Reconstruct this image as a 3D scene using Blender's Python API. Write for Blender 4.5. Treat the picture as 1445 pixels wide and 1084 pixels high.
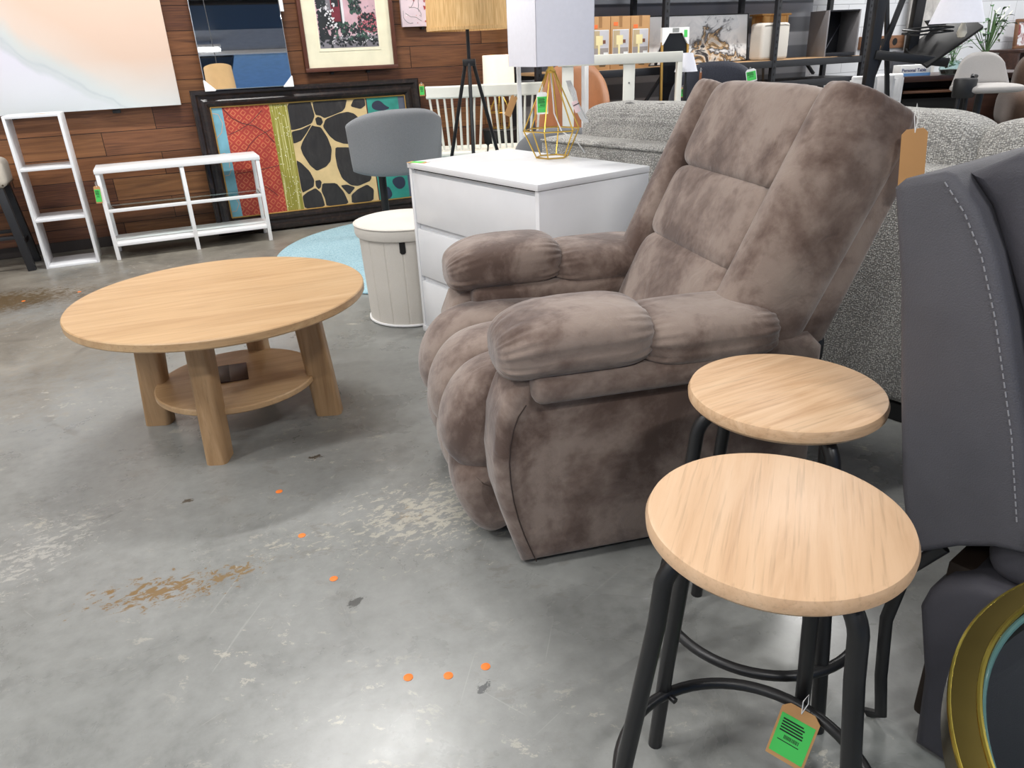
import bpy, bmesh, math, random
from mathutils import Vector, Matrix, Euler
PI = math.pi
for o in list(bpy.data.objects):
    bpy.data.objects.remove(o, do_unlink=True)
C = bpy.context.scene.collection
SCN = bpy.context.scene

# ------------------------------------------------------------------ camera, light, exposure
YAW = math.radians(23.5)                      # camera heading against the room's back wall
PITCH, ROLL, CAM_H = math.radians(24.22), math.radians(-2.49), 1.15
F = Vector((0, math.cos(PITCH), -math.sin(PITCH))); R0 = Vector((1, 0, 0)); U0 = R0.cross(F)
RT = math.cos(ROLL)*R0 + math.sin(ROLL)*U0; UP = -math.sin(ROLL)*R0 + math.cos(ROLL)*U0
rot = Matrix((RT, UP, -F)).transposed()
rot = Matrix.Rotation(-YAW, 3, 'Z') @ rot
cam = bpy.data.cameras.new('camera'); camo = bpy.data.objects.new('camera', cam); C.objects.link(camo)
camo.matrix_world = Matrix.Translation((0, 0, CAM_H)) @ rot.to_4x4()
cam.sensor_width = 36; cam.lens = 36*1053/1445; cam.clip_start = .02; cam.clip_end = 60
SCN.camera = camo
vs = SCN.view_settings
SCN.display_settings.display_device = 'sRGB'
vs.view_transform = 'Standard'; vs.look = 'None'; vs.gamma = 1; vs.use_curve_mapping = False
vs.exposure = 0.0
w = bpy.data.worlds.new('world'); SCN.world = w; w.use_nodes = True
w.node_tree.nodes['Background'].inputs[0].default_value = (.9, .95, 1, 1)
w.node_tree.nodes['Background'].inputs[1].default_value = .6
LIGHT_Z = 3.80
FIXTURES = [(-2.9, -1.78, 72), (.55, -1.78, 88), (4.6, -1.78, 62), (8.0, -1.78, 62), (-2.9, 1.35, 80), (-.9, 1.35, 42), (4.6, 1.35, 58), (8.0, 1.35, 58),
            (-2.9, 4.1, 70), (.55, 4.1, 104), (4.6, 4.1, 108), (8.0, 4.1, 84)]      # x, y, watts
def row_lights():
    for x, y, p in FIXTURES:
        l = bpy.data.lights.new('tube_light', 'AREA'); l.shape = 'RECTANGLE'; l.size = 1.25; l.size_y = .10
        l.energy = p; l.color = (1, .985, .965)
        o = bpy.data.objects.new('tube_light', l); C.objects.link(o); o.location = (x, y, LIGHT_Z-.035)
row_lights()

# ------------------------------------------------------------------ helpers
def G(x, y, z=0.0):                            # heading-aligned ground coordinates -> room coordinates
    c, s = math.cos(YAW), math.sin(YAW)
    return (x*c + y*s, -x*s + y*c, z)
def GA(deg): return math.radians(deg) - YAW
def lin(c):
    return tuple((v/12.92 if v <= .04045 else ((v+.055)/1.055)**2.4) for v in [q/255 for q in c]) + (1,)
_m = {}
class NT:
    def __init__(s, name):
        s.m = bpy.data.materials.new(name); s.m.use_nodes = True
        s.t = s.m.node_tree; s.n = s.t.nodes; s.b = s.n['Principled BSDF']; s.l = s.t.links
        s.tc = s.n.new('ShaderNodeTexCoord')
    def lk(s, a, b): s.l.new(a, b)
    def mp(s, scale=(1, 1, 1), rotn=(0, 0, 0), loc=(0, 0, 0), src='Object'):
        n = s.n.new('ShaderNodeMapping'); s.lk(s.tc.outputs[src], n.inputs[0])
        n.inputs['Rotation'].default_value = rotn; n.inputs['Location'].default_value = loc
        if tuple(scale) == (1, 1, 1): return n.outputs[0]
        m = s.n.new('ShaderNodeMapping'); s.lk(n.outputs[0], m.inputs[0]); m.inputs['Scale'].default_value = scale
        return m.outputs[0]
    def noise(s, v, sc, det=4, ro=.55, dist=0):
        n = s.n.new('ShaderNodeTexNoise'); s.lk(v, n.inputs['Vector']); n.inputs['Scale'].default_value = sc
        n.inputs['Detail'].default_value = det; n.inputs['Roughness'].default_value = ro; n.inputs['Distortion'].default_value = dist
        return n.outputs['Fac']
    def vor(s, v, sc, feat='F1', rnd=1):
        n = s.n.new('ShaderNodeTexVoronoi'); n.feature = feat; s.lk(v, n.inputs['Vector']); n.inputs['Scale'].default_value = sc
        n.inputs['Randomness'].default_value = rnd
        return n
    def ramp(s, f, stops, ip='LINEAR'):
        n = s.n.new('ShaderNodeValToRGB'); s.lk(f, n.inputs[0]); cr = n.color_ramp; cr.interpolation = ip
        while len(cr.elements) < len(stops): cr.elements.new(.5)
        for e, (p, c) in zip(cr.elements, stops):
            e.position = p; e.color = c if len(c) == 4 else lin(c)
        return n.outputs[0]
    def bw(s, f, a, b): return s.ramp(f, [(a, (0, 0, 0, 1)), (b, (1, 1, 1, 1))])
    def mix(s, f, a, b, mode='MIX'):
        n = s.n.new('ShaderNodeMix'); n.data_type = 'RGBA'; n.blend_type = mode
        for k, i in ((f, 0), (a, 6), (b, 7)):
            if isinstance(k, (int, float)): n.inputs[i].default_value = k
            elif isinstance(k, tuple): n.inputs[i].default_value = k if len(k) == 4 else lin(k)
            else: s.lk(k, n.inputs[i])
        return n.outputs[2]
    def math(s, op, a, b=0.0):
        n = s.n.new('ShaderNodeMath'); n.operation = op
        for k, i in ((a, 0), (b, 1)):
            if isinstance(k, (int, float)): n.inputs[i].default_value = k
            else: s.lk(k, n.inputs[i])
        return n.outputs[0]
    def bump(s, h, st=.3, dist=.01):
        n = s.n.new('ShaderNodeBump'); n.inputs['Strength'].default_value = st; n.inputs['Distance'].default_value = dist
        s.lk(h, n.inputs['Height']); s.lk(n.outputs[0], s.b.inputs['Normal'])
    def col(s, c):
        if isinstance(c, tuple): s.b.inputs['Base Color'].default_value = c if len(c) == 4 else lin(c)
        else: s.lk(c, s.b.inputs['Base Color'])
    def set(s, **k):
        for a, v in k.items():
            a = {'rough': 'Roughness', 'metal': 'Metallic', 'spec': 'Specular IOR Level', 'sheen': 'Sheen Weight', 'trans': 'Transmission Weight', 'ior': 'IOR', 'alpha': 'Alpha', 'coat': 'Coat Weight', 'sub': 'Subsurface Weight'}[a]
            if isinstance(v, (int, float)): s.b.inputs[a].default_value = v
            else: s.lk(v, s.b.inputs[a])
def plain(name, c, rough=.5, metal=0, var=.06, bump=0, bs=200, **k):
    if name in _m: return _m[name]
    t = NT(name); f = t.noise(t.mp(), 9, 3)
    a = lin(c); d = tuple(v*(1-var) for v in a[:3])+(1,); e = tuple(min(1, v*(1+var)) for v in a[:3])+(1,)
    t.col(t.ramp(f, [(.3, d), (.7, e)])); t.set(rough=rough, metal=metal, **k)
    if bump: t.bump(t.noise(t.mp(), bs, 2), bump, .004)
    _m[name] = t.m; return t.m
def fabric(name, c1, c2, scale=350, st=.5, rough=.9, sheen=.2):
    if name in _m: return _m[name]
    t = NT(name); v = t.vor(t.mp(), scale); f = t.noise(t.mp(), 5, 4)
    c = t.mix(t.bw(v.outputs['Distance'], .1, .8), c1, c2)
    t.col(t.mix(t.math('MULTIPLY', f, .25), c, tuple(int(q*.75) for q in c1))); t.set(rough=rough, sheen=sheen, spec=.2)
    t.bump(v.outputs['Distance'], st, .003); _m[name] = t.m; return t.m
def wood(name, c1, c2, c3, axis=0, scale=1.0, rough=.45, rotz=0, bump=.15, figure=1.0):
    if name in _m: return _m[name]
    t = NT(name); s = [14, 14, 14]; s[axis] = 1.2
    s = tuple(q*scale for q in s); r = (0, 0, rotz)
    n1 = t.noise(t.mp(s, r), 1.5, 6, .6, 1.2*figure)
    s2 = [220, 220, 220]; s2[axis] = 7; s2 = tuple(q*scale for q in s2)
    n2 = t.noise(t.mp(s2, r), 1.0, 3, .6)
    c = t.ramp(n1, [(.3, c1), (.5, c2), (.72, c3)])
    pores = t.bw(n2, .30, .46)
    c = t.mix(pores, t.mix(.30, c, tuple(int(q*.72) for q in c1)), c)
    t.col(c); t.set(rough=rough, spec=.4); t.bump(n2, bump, .002); _m[name] = t.m; return t.m

# mesh builder
class MB:
    def __init__(s): s.v, s.f, s.mi = [], [], []
    def add(s, vs, fs, mi=0, M=None):
        b = len(s.v)
        s.v += [tuple(M @ Vector(p)) if M else tuple(p) for p in vs]
        s.f += [tuple(i+b for i in f) for f in fs]; s.mi += [mi]*len(fs); return s
    def bm(s, bm, mi=0, M=None):
        bm.verts.index_update(); s.add([v.co.copy() for v in bm.verts], [[v.index for v in f.verts] for f in bm.faces], mi, M); bm.free(); return s
    def box(s, lo, hi, bev=.003, mi=0, M=None, seg=2):
        bm = bmesh.new(); bmesh.ops.create_cube(bm, size=1)
        d = [hi[i]-lo[i] for i in range(3)]; c = [(hi[i]+lo[i])/2 for i in range(3)]
        for v in bm.verts: v.co = Vector([v.co[i]*d[i]+c[i] for i in range(3)])
        bev = min(bev, min(abs(q) for q in d)*.45)
        if bev > 0: bmesh.ops.bevel(bm, geom=bm.edges[:], offset=bev, segments=seg, affect='EDGES', profile=.5)
        return s.bm(bm, mi, M)
    def prism(s, outline, y0, y1, bev=0, mi=0, M=None, seg=3):   # outline in (x, z), extruded along y
        bm = bmesh.new(); a = [bm.verts.new((p[0], y0, p[1])) for p in outline]; b = [bm.verts.new((p[0], y1, p[1])) for p in outline]
        n = len(a); bm.faces.new(a); bm.faces.new(b[::-1])
        for i in range(n): bm.faces.new((a[i], b[i], b[(i+1) % n], a[(i+1) % n]))
        bmesh.ops.recalc_face_normals(bm, faces=bm.faces[:])
        if bev: 
            es = [e for e in bm.edges if abs(e.verts[0].co.y-e.verts[1].co.y) < 1e-6]
            bmesh.ops.bevel(bm, geom=es, offset=bev, segments=seg, affect='EDGES', profile=.5)
        return s.bm(bm, mi, M)
    def lathe(s, prof, n=40, mi=0, M=None, caps=True, sx=1, sy=1):
        vs, fs = [], []
        for r, z in prof:
            for k in range(n):
                t = 2*PI*k/n; vs.append((r*math.cos(t)*sx, r*math.sin(t)*sy, z))
        for i in range(len(prof)-1):
            for k in range(n):
                k2 = (k+1) % n; fs.append((i*n+k, i*n+k2, (i+1)*n+k2, (i+1)*n+k))
        if caps:
            fs.append(tuple(range(n))[::-1]); fs.append(tuple((len(prof)-1)*n+k for k in range(n)))
        return s.add(vs, fs, mi, M)
    def tube(s, pts, r, n=10, mi=0, M=None, closed=False, flat=1.0):
        pts = [Vector(p) for p in pts]; N_ = len(pts); vs, fs = [], []
        up = None
        for i, p in enumerate(pts):
            if closed: t = pts[(i+1) % N_]-pts[i-1]
            else: t = pts[min(i+1, N_-1)]-pts[max(i-1, 0)]
            if t.length < 1e-9: t = Vector((0, 0, 1))
            t.normalize()
            if up is None:
                up = Vector((0, 0, 1)) if abs(t.z) < .9 else Vector((1, 0, 0))
            a = up - t*up.dot(t)
            if a.length < 1e-6: a = t.orthogonal()
            a.normalize(); up = a; b = t.cross(a)
            rr = r[i] if isinstance(r, (list, tuple)) else r
            for k in range(n):
                q = 2*PI*k/n; vs.append(p + a*(rr*math.cos(q)) + b*(rr*flat*math.sin(q)))
        m = N_ if closed else N_-1
        for i in range(m):
            for k in range(n):
                k2 = (k+1) % n; j = (i+1) % N_
                fs.append((i*n+k, i*n+k2, j*n+k2, j*n+k))
        if not closed:
            fs.append(tuple(range(n))[::-1]); fs.append(tuple((N_-1)*n+k for k in range(n)))
        return s.add(vs, fs, mi, M)
    def bar(s, a, b, wx, wy, bev=.001, mi=0, up=(0, 0, 1)):       # rectangular bar between two points
        a, b = Vector(a), Vector(b); t = (b-a); L = t.length; t.normalize()
        u = Vector(up)
        if abs(t.dot(u)) > .98: u = Vector((0, 1, 0))
        x = u.cross(t).normalized(); y = t.cross(x)
        M = Matrix((x, y, t)).transposed().to_4x4(); M.translation = a
        return s.box((-wx/2, -wy/2, 0), (wx/2, wy/2, L), bev, mi, M)
    def pillow(s, c, h, e1=.5, e2=.5, nu=28, nv=36, mi=0, M=None, mod=None):  # superellipsoid, poles on local x
        def sp(v, e): return math.copysign(abs(v)**e, v)
        vs, fs = [], []
        for i in range(1, nu):
            et = -PI/2 + PI*i/nu
            for k in range(nv):
                om = 2*PI*k/nv
                x = sp(math.sin(et), e1); r = abs(math.cos(et))**e1
                y = r*sp(math.cos(om), e2); z = r*sp(math.sin(om), e2)
                if mod: x, y, z = mod(x, y, z, om)
                vs.append((c[0]+h[0]*x, c[1]+h[1]*y, c[2]+h[2]*z))
        for i in range(nu-2):
            for k in range(nv):
                k2 = (k+1) % nv; fs.append((i*nv+k, i*nv+k2, (i+1)*nv+k2, (i+1)*nv+k))
        fs.append(tuple(range(nv))[::-1]); fs.append(tuple((nu-2)*nv+k for k in range(nv)))
        return s.add(vs, fs, mi, M)
    def grid(s, fn, nu, nv, mi=0, M=None):
        vs = [fn(i/nu, j/nv) for i in range(nu+1) for j in range(nv+1)]
        fs = [(i*(nv+1)+j, i*(nv+1)+j+1, (i+1)*(nv+1)+j+1, (i+1)*(nv+1)+j) for i in range(nu) for j in range(nv)]
        return s.add(vs, fs, mi, M)
    def build(s, name, mat, parent=None, smooth=True, ang=40, fixn=True):
        me = bpy.data.meshes.new(name); me.from_pydata(s.v, [], s.f)
        for m in (mat if isinstance(mat, (list, tuple)) else [mat]): me.materials.append(m)
        for p, i in zip(me.polygons, s.mi): p.material_index = i; p.use_smooth = smooth
        if fixn:
            bm = bmesh.new(); bm.from_mesh(me); bmesh.ops.recalc_face_normals(bm, faces=bm.faces[:]); bm.to_mesh(me); bm.free()
        if smooth:
            try: me.set_sharp_from_angle(angle=math.radians(ang))
            except Exception: pass
        o = bpy.data.objects.new(name, me); C.objects.link(o)
        if parent: o.parent = parent
        return o
def tag(o, label=None, cat=None, group=None, kind=None):
    if label: o['label'] = label
    if cat: o['category'] = cat
    if group: o['group'] = group
    if kind: o['kind'] = kind
    return o
def thing(name, label, cat, loc=(0, 0, 0), rz=0, group=None, rot=None):
    o = bpy.data.objects.new(name, None); C.objects.link(o); o.empty_display_size = .05
    o.location = loc; o.rotation_euler = rot if rot else (0, 0, rz)
    return tag(o, label, cat, group)
def struct(mb, name, mat, label=None, cat=None, smooth=False):
    o = mb.build(name, mat, None, smooth); return tag(o, label, cat, None, 'structure')
def dup(root, loc=None, rz=None, label=None):
    r = root.copy(); C.objects.link(r)
    if loc is not None: r.location = loc
    if rz is not None: r.rotation_euler = (0, 0, rz)
    if label: r['label'] = label
    for ch in list(root.children):
        c = ch.copy(); C.objects.link(c); c.parent = r
        for g in ch.children:
            d = g.copy(); C.objects.link(d); d.parent = c
    return r
def text(s, size, name, mat, parent, M):
    cu = bpy.data.curves.new(name, 'FONT'); cu.body = s; cu.size = size; cu.extrude = .0004; cu.align_x = 'LEFT'; cu.offset = size*.012
    o = bpy.data.objects.new(name, cu); C.objects.link(o)
    bpy.context.view_layer.update()
    dg = bpy.context.evaluated_depsgraph_get(); me = bpy.data.meshes.new_from_object(o.evaluated_get(dg))
    bpy.data.objects.remove(o, do_unlink=True)
    me.transform(M); me.materials.clear(); me.materials.append(mat)
    t = bpy.data.objects.new(name, me); C.objects.link(t); t.parent = parent; return t
def arc(c, r, a0, a1, n, ax='xy', z=0):
    return [(c[0]+r*math.cos(a0+(a1-a0)*i/n), c[1]+r*math.sin(a0+(a1-a0)*i/n), z) for i in range(n+1)]

# ------------------------------------------------------------------ materials
white_paint = plain('white_paint', (236, 236, 236), .35, var=.02)
white_lam = plain('white_laminate', (232, 233, 235), .28, var=.02)
white_metal = plain('white_metal', (240, 240, 240), .4, var=.02)
cream_paint = plain('cream_paint', (236, 235, 224), .45, var=.03)
black_metal = plain('black_metal', (27, 27, 28), .38, var=.05, spec=.5)
black_steel = plain('black_rack_steel', (36, 37, 41), .45, var=.08)
black_plastic = plain('black_plastic', (22, 22, 23), .5)
dark_gap = plain('dark_gap', (14, 13, 13), .8)
kraft = plain('kraft_card', (196, 148, 96), .8, var=.05)
green_sticker = plain('green_sticker', (78, 206, 96), .6, var=.02)
ink = plain('printed_ink', (28, 44, 32), .7)
white_string = plain('white_string', (238, 238, 236), .8)
white_card = plain('white_card', (240, 240, 238), .7, var=.03)
gold = plain('brass_wire', (205, 170, 82), .28, 1.0)
brass_dark = plain('brass_dark_reflection', (112, 98, 50), .22, 1.0, var=.15)  # reflection of dark surroundings put into the brass colour
brass_hi = plain('brass_glint', (250, 225, 105), .16, 1.0, var=.05)  # highlight on the rim edges put into the colour
walnut_dark = wood('dark_espresso_wood', (40, 25, 20), (58, 37, 30), (72, 48, 38), 0, 1, .35)
orange_dot = plain('orange_sticker', (245, 128, 48), .6, var=.02)
oak_stool = wood('light_oak_laminate', (193, 156, 121), (209, 174, 139), (217, 185, 152), 1, .9, .42, .38)
oak_stool2 = wood('light_oak_swirled', (186, 149, 113), (205, 170, 134), (214, 182, 147), 1, .9, .42, .95, figure=2.4)
oak_table = wood('honey_oak_veneer', (176, 141, 102), (190, 156, 116), (200, 168, 129), 0, .8, .38, -.38)
oak_leg = wood('honey_oak_leg', (150, 116, 80), (170, 136, 98), (186, 152, 114), 2, .8, .45)
pine = wood('golden_pine', (186, 132, 66), (205, 152, 84), (218, 170, 104), 2, 1, .5)
def m_suede():
    t = NT('taupe_suede'); v = t.mp()
    n1 = t.noise(v, 4.2, 6, .60, .3); n2 = t.noise(v, 26, 5, .6); n3 = t.noise(v, 420, 2)
    f = t.math('ADD', t.math('MULTIPLY', n1, .85), t.math('MULTIPLY', n2, .18))
    c = t.ramp(f, [(.42, (89, 72, 64)), (.49, (113, 96, 87)), (.56, (136, 120, 110)), (.70, (146, 131, 120))])
    t.col(c); t.set(rough=.92, sheen=.35, spec=.15)
    t.bump(t.math('ADD', t.math('MULTIPLY', t.noise(v, 14, 3, .5, 1.0), 1.0), t.math('MULTIPLY', n3, .12)), .35, .012)
    return t.m
suede = m_suede()
suede_seam = plain('taupe_seam', (58, 46, 41), .95)
def m_tweed():
    t = NT('grey_tweed_weave'); v = t.mp((1, 1, 1.3))
    vo = t.vor(v, 165, rnd=.6); n = t.noise(t.mp(), 60, 3)
    c = t.mix(t.bw(vo.outputs['Distance'], .30, .62), (208, 206, 200), (128, 127, 124))
    c = t.mix(t.bw(vo.outputs['Color'], .55, .8), c, (160, 158, 153)); 
    t.col(c); t.set(rough=.95, spec=.1, sheen=.1)
    t.bump(t.math('SUBTRACT', 1.0, vo.outputs['Distance']), .7, .006); return t.m
tweed = m_tweed()
grey_leather = plain('charcoal_upholstery', (82, 81, 86), .62, var=.07, bump=.25, bs=420, spec=.35)
grey_leather_dk = plain('charcoal_cushion', (66, 65, 71), .62, var=.06, bump=.2, bs=420, spec=.35)
grey_felt = fabric('grey_felt', (150, 152, 154), (128, 130, 133), 500, .3)
grey_smooth = fabric('mid_grey_fabric', (128, 129, 131), (112, 113, 116), 500, .3)
pale_grey_felt = fabric('pale_grey_fabric', (186, 182, 178), (170, 166, 162), 500, .2)
beige_linen = fabric('beige_linen', (216, 208, 194), (204, 195, 180), 620, .3)
cream_linen = fabric('cream_linen', (224, 219, 210), (212, 206, 196), 620, .25)
navy_fabric = fabric('slate_navy_fabric', (66, 68, 78), (50, 52, 61), 300, .4)
tan_leather = plain('tan_leather', (176, 122, 86), .45, var=.09, bump=.15, bs=160)
rug_blue = fabric('pale_blue_rug_weave', (176, 208, 216), (134, 174, 188), 110, .8)
brown_plush = fabric('brown_plush', (96, 76, 62), (78, 60, 50), 300, .4)
def m_shade(name, c, emit=0.0, woven=False):
    t = NT(name)
    if woven:
        wv = t.noise(t.mp((160, 160, 8)), 1, 2); c2 = t.ramp(wv, [(.35, (206, 164, 108)), (.65, (232, 194, 140))]); t.col(c2); t.bump(wv, .3, .003)
    else:
        f = t.noise(t.mp(), 60, 2); a = lin(c); t.col(t.ramp(f, [(.3, tuple(v*.97 for v in a[:3])+(1,)), (.7, a)]))
    t.set(rough=.8, spec=.1)
    if emit:
        t.b.inputs['Emission Color'].default_value = lin((255, 232, 205)); t.b.inputs['Emission Strength'].default_value = emit
    return t.m
woven_shade = m_shade('woven_straw_shade', None, 0, True)
white_shade = m_shade('white_fabric_shade', (236, 236, 244))
lit_shade = m_shade('lit_drum_shade', (250, 240, 226), .35)
def m_glass(name, tint=(.9, .97, .96, 1), rough=.02):
    t = NT(name); g = t.n.new('ShaderNodeBsdfGlossy'); g.inputs['Roughness'].default_value = rough
    tr = t.n.new('ShaderNodeBsdfTransparent'); tr.inputs[0].default_value = tint
    fr = t.n.new('ShaderNodeLayerWeight'); fr.inputs[0].default_value = .5; fac = t.math('ADD', .045, t.math('MULTIPLY', t.math('POWER', fr.outputs['Facing'], 5.0), .8))
    mx = t.n.new('ShaderNodeMixShader'); t.lk(fac, mx.inputs[0]); t.lk(tr.outputs[0], mx.inputs[1]); t.lk(g.outputs[0], mx.inputs[2])
    t.lk(mx.outputs[0], t.n['Material Output'].inputs[0]); return t.m
glass = m_glass('clear_glass'); glass_tint = m_glass('smoked_glass', (.84, .88, .88, 1))
def m_mirror():
    t = NT('mirror_silver'); t.col((.9, .92, .94, 1)); t.set(metal=1.0, rough=.01); return t.m
mirror_mat = m_mirror()
def m_floor():
    t = NT('worn_painted_concrete'); v = t.mp()
    n1 = t.noise(v, .55, 5, .6, .6); n2 = t.noise(v, 3.2, 6, .65, .5); n3 = t.noise(v, 28, 5, .65); 
    mac = t.noise(v, .9, 3, .5); fine = t.noise(v, 60, 4, .7)
    k0 = t.math('ADD', t.math('MULTIPLY', n2, .35), t.math('ADD', t.math('MULTIPLY', mac, .35), t.math('MULTIPLY', n3, .30)))
    base = t.ramp(k0, [(.36, (112, 113, 110)), (.47, (130, 131, 128)), (.55, (138, 139, 136)), (.64, (147, 148, 145))])
    base = t.mix(t.math('MULTIPLY', t.bw(fine, .62, .70), .18), base, (96, 95, 90))
    n4 = t.noise(t.mp((1, 1.6, 1), (0, 0, .4)), 9, 8, .75, .3)
    base = t.mix(t.math('MULTIPLY', t.math('MULTIPLY', t.bw(n4, .57, .60), t.bw(t.noise(v, .8, 3), .46, .6)), .38), base, (108, 102, 92))
    # brown unpainted worn areas, more of them towards the back wall
    sx = t.n.new('ShaderNodeSeparateXYZ'); t.lk(v, sx.inputs[0])
    back = t.n.new('ShaderNodeMapRange'); t.lk(sx.outputs[1], back.inputs[0]); back.inputs[1].default_value = 2.2; back.inputs[2].default_value = 4.6
    worn = t.math('ADD', n1, t.math('MULTIPLY', back.outputs[0], .26))
    worn = t.math('ADD', worn, t.math('MULTIPLY', t.math('SUBTRACT', n3, .5), .35))
    wm = t.bw(worn, .60, .74)
    base = t.mix(t.math('MULTIPLY', wm, .75), base, t.ramp(n2, [(.3, (92, 84, 72)), (.7, (146, 138, 124))]))
    # chipped pale flakes
    sp = t.noise(t.mp((1, 1.5, 1), (0, 0, .5)), 13, 9, .78, .3); patch = t.bw(t.noise(v, 1.3, 3), .44, .62)
    fl = t.math('MULTIPLY', t.bw(sp, .585, .605), patch)
    base = t.mix(t.math('MULTIPLY', fl, .7), base, (186, 180, 166))
    # scratches: thin stretched noise
    for rz, th in ((.6, .70), (-.5, .71), (1.2, .715)):
        sc = t.noise(t.mp((60, 1.6, 1), (0, 0, rz)), 1.3, 3, .5, .15)
        base = t.mix(t.math('MULTIPLY', t.bw(sc, th, th+.03), .22), base, (178, 178, 172))
    # ochre stains at fixed places
    def spot(x, y, r, elong, ang, c, amt, th=.5):
        nonlocal base
        gx = G(x, y)
        m = t.n.new('ShaderNodeMapping'); m.vector_type = 'TEXTURE'; t.lk(t.tc.outputs['Object'], m.inputs[0]); m.inputs['Location'].default_value = (gx[0], gx[1], 0)
        m.inputs['Rotation'].default_value = (0, 0, GA(ang)); m.inputs['Scale'].default_value = (r*elong, r, 1)
        L = t.n.new('ShaderNodeVectorMath'); L.operation = 'LENGTH'; t.lk(m.outputs[0], L.inputs[0])
        fall = t.math('SUBTRACT', 1.0, L.outputs['Value'])
        g = t.noise(t.mp((1, 1.7, 1), (0, 0, -.1), (x, y, 0)), 30, 7, .76, .5)
        k = t.bw(t.math('ADD', t.math('MULTIPLY', fall, .25), g), th, th+.03)
        k = t.math('MULTIPLY', k, t.bw(fall, 0, .15))
        base = t.mix(t.math('MULTIPLY', k, amt), base, c)
    spot(-.86, 1.44, .12, 2.6, 12, (122, 96, 58), .9, .68)
    spot(-.70, 1.50, .08, 2.4, 20, (126, 102, 66), .85, .70)
    spot(-.28, 1.72, .14, 2.4, 25, (140, 116, 78), .5, .77)
    spot(-.22, 1.72, .36, 1.7, 18, (182, 177, 162), .65, .70)
    spot(-.62, 1.60, .20, 2.2, 18, (184, 178, 162), .5, .77)
    spot(-1.25, 1.62, .28, 1.9, 70, (178, 176, 168), .5, .72)
    spot(-2.75, 3.95, .30, 1.8, 15, (84, 66, 36), .85, .60)
    spot(-.63, 2.06, .03, 1.3, 20, (62, 52, 42), .9, .62)
    spot(-.946, 1.836, .022, 1.3, 0, (80, 70, 58), .9, .62)
    spot(-.38, 1.37, .022, 1.5, 60, (66, 66, 64), .9, .62)
    spot(-.085, 1.10, .02, 1.4, 50, (58, 60, 62), .9, .62)
    spot(-.17, 2.55, .14, 2.5, 20, (96, 90, 78), .6, .68)
    # cracks
    cr = t.vor(t.mp((1, 1, 1), (0, 0, .2), (3.1, 1.2, 0)), .42, 'DISTANCE_TO_EDGE')
    wig = t.math('ADD', cr.outputs['Distance'], t.math('MULTIPLY', t.math('SUBTRACT', t.noise(v, 12, 4), .5), .05))
    cm = t.math('MULTIPLY', t.ramp(wig, [(.0, (1, 1, 1, 1)), (.006, (0, 0, 0, 1))]), t.bw(t.noise(v, 1.4, 2), .5, .6))
    base = t.mix(t.math('MULTIPLY', cm, .45), base, (90, 86, 78))
    t.col(base)
    r = t.ramp(n2, [(.3, (.24, .24, .24, 1)), (.7, (.36, .36, .36, 1))])
    t.set(rough=t.mix(wm, r, (.36, .36, .36, 1)), spec=.5)
    t.bump(t.math('ADD', t.math('MULTIPLY', n3, .3), t.math('MULTIPLY', n2, .6)), .10, .01); return t.m
def m_planks():
    t = NT('walnut_wall_planks')
    v = t.mp((1, 1, 1), (-PI/2, 0, 0)); 
    br = t.n.new('ShaderNodeTexBrick'); t.lk(v, br.inputs['Vector'])
    br.inputs['Scale'].default_value = 1; br.inputs['Mortar Size'].default_value = .0022; br.inputs['Brick Width'].default_value = .92
    br.inputs['Row Height'].default_value = .149; br.offset = .37; br.inputs['Mortar Smooth'].default_value = .2
    br.inputs['Color1'].default_value = (0, 0, 0, 1); br.inputs['Color2'].default_value = (1, 1, 1, 1); br.inputs['Mortar'].default_value = (.5, .5, .5, 1)
    cm = t.n.new('ShaderNodeCombineXYZ'); t.lk(br.outputs['Color'], cm.inputs[0]); t.lk(br.outputs['Color'], cm.inputs[2])
    ad = t.n.new('ShaderNodeVectorMath'); ad.operation = 'MULTIPLY_ADD'; t.lk(cm.outputs[0], ad.inputs[0]); ad.inputs[1].default_value = (13, 0, 17); t.lk(t.mp((1, 1, 1)), ad.inputs[2])
    mp = t.n.new('ShaderNodeMapping'); t.lk(ad.outputs[0], mp.inputs[0]); mp.inputs['Scale'].default_value = (1.1, 1, 15)
    g1 = t.noise(mp.outputs[0], 1.5, 5, .6, 1.3)
    mp2 = t.n.new('ShaderNodeMapping'); t.lk(ad.outputs[0], mp2.inputs[0]); mp2.inputs['Scale'].default_value = (5, 1, 170)
    g2 = t.noise(mp2.outputs[0], 1, 3)
    rnd = br.outputs['Color']
    a = t.ramp(rnd, [(0, (72, 43, 35)), (.3, (138, 92, 60)), (.5, (92, 57, 45)), (.75, (156, 110, 72)), (1, (108, 68, 52))])
    c = t.mix(t.bw(g1, .32, .68), t.mix(.72, a, (52, 28, 21)), a)
    c = t.mix(t.math('MULTIPLY', t.bw(g2, .35, .6), .25), c, (166, 112, 68))
    t.col(t.mix(br.outputs['Fac'], c, (26, 14, 9)))
    t.set(rough=.42, spec=.4)
    t.bump(t.math('SUBTRACT', t.math('MULTIPLY', g2, .15), br.outputs['Fac']), .5, .006); return t.m
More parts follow.
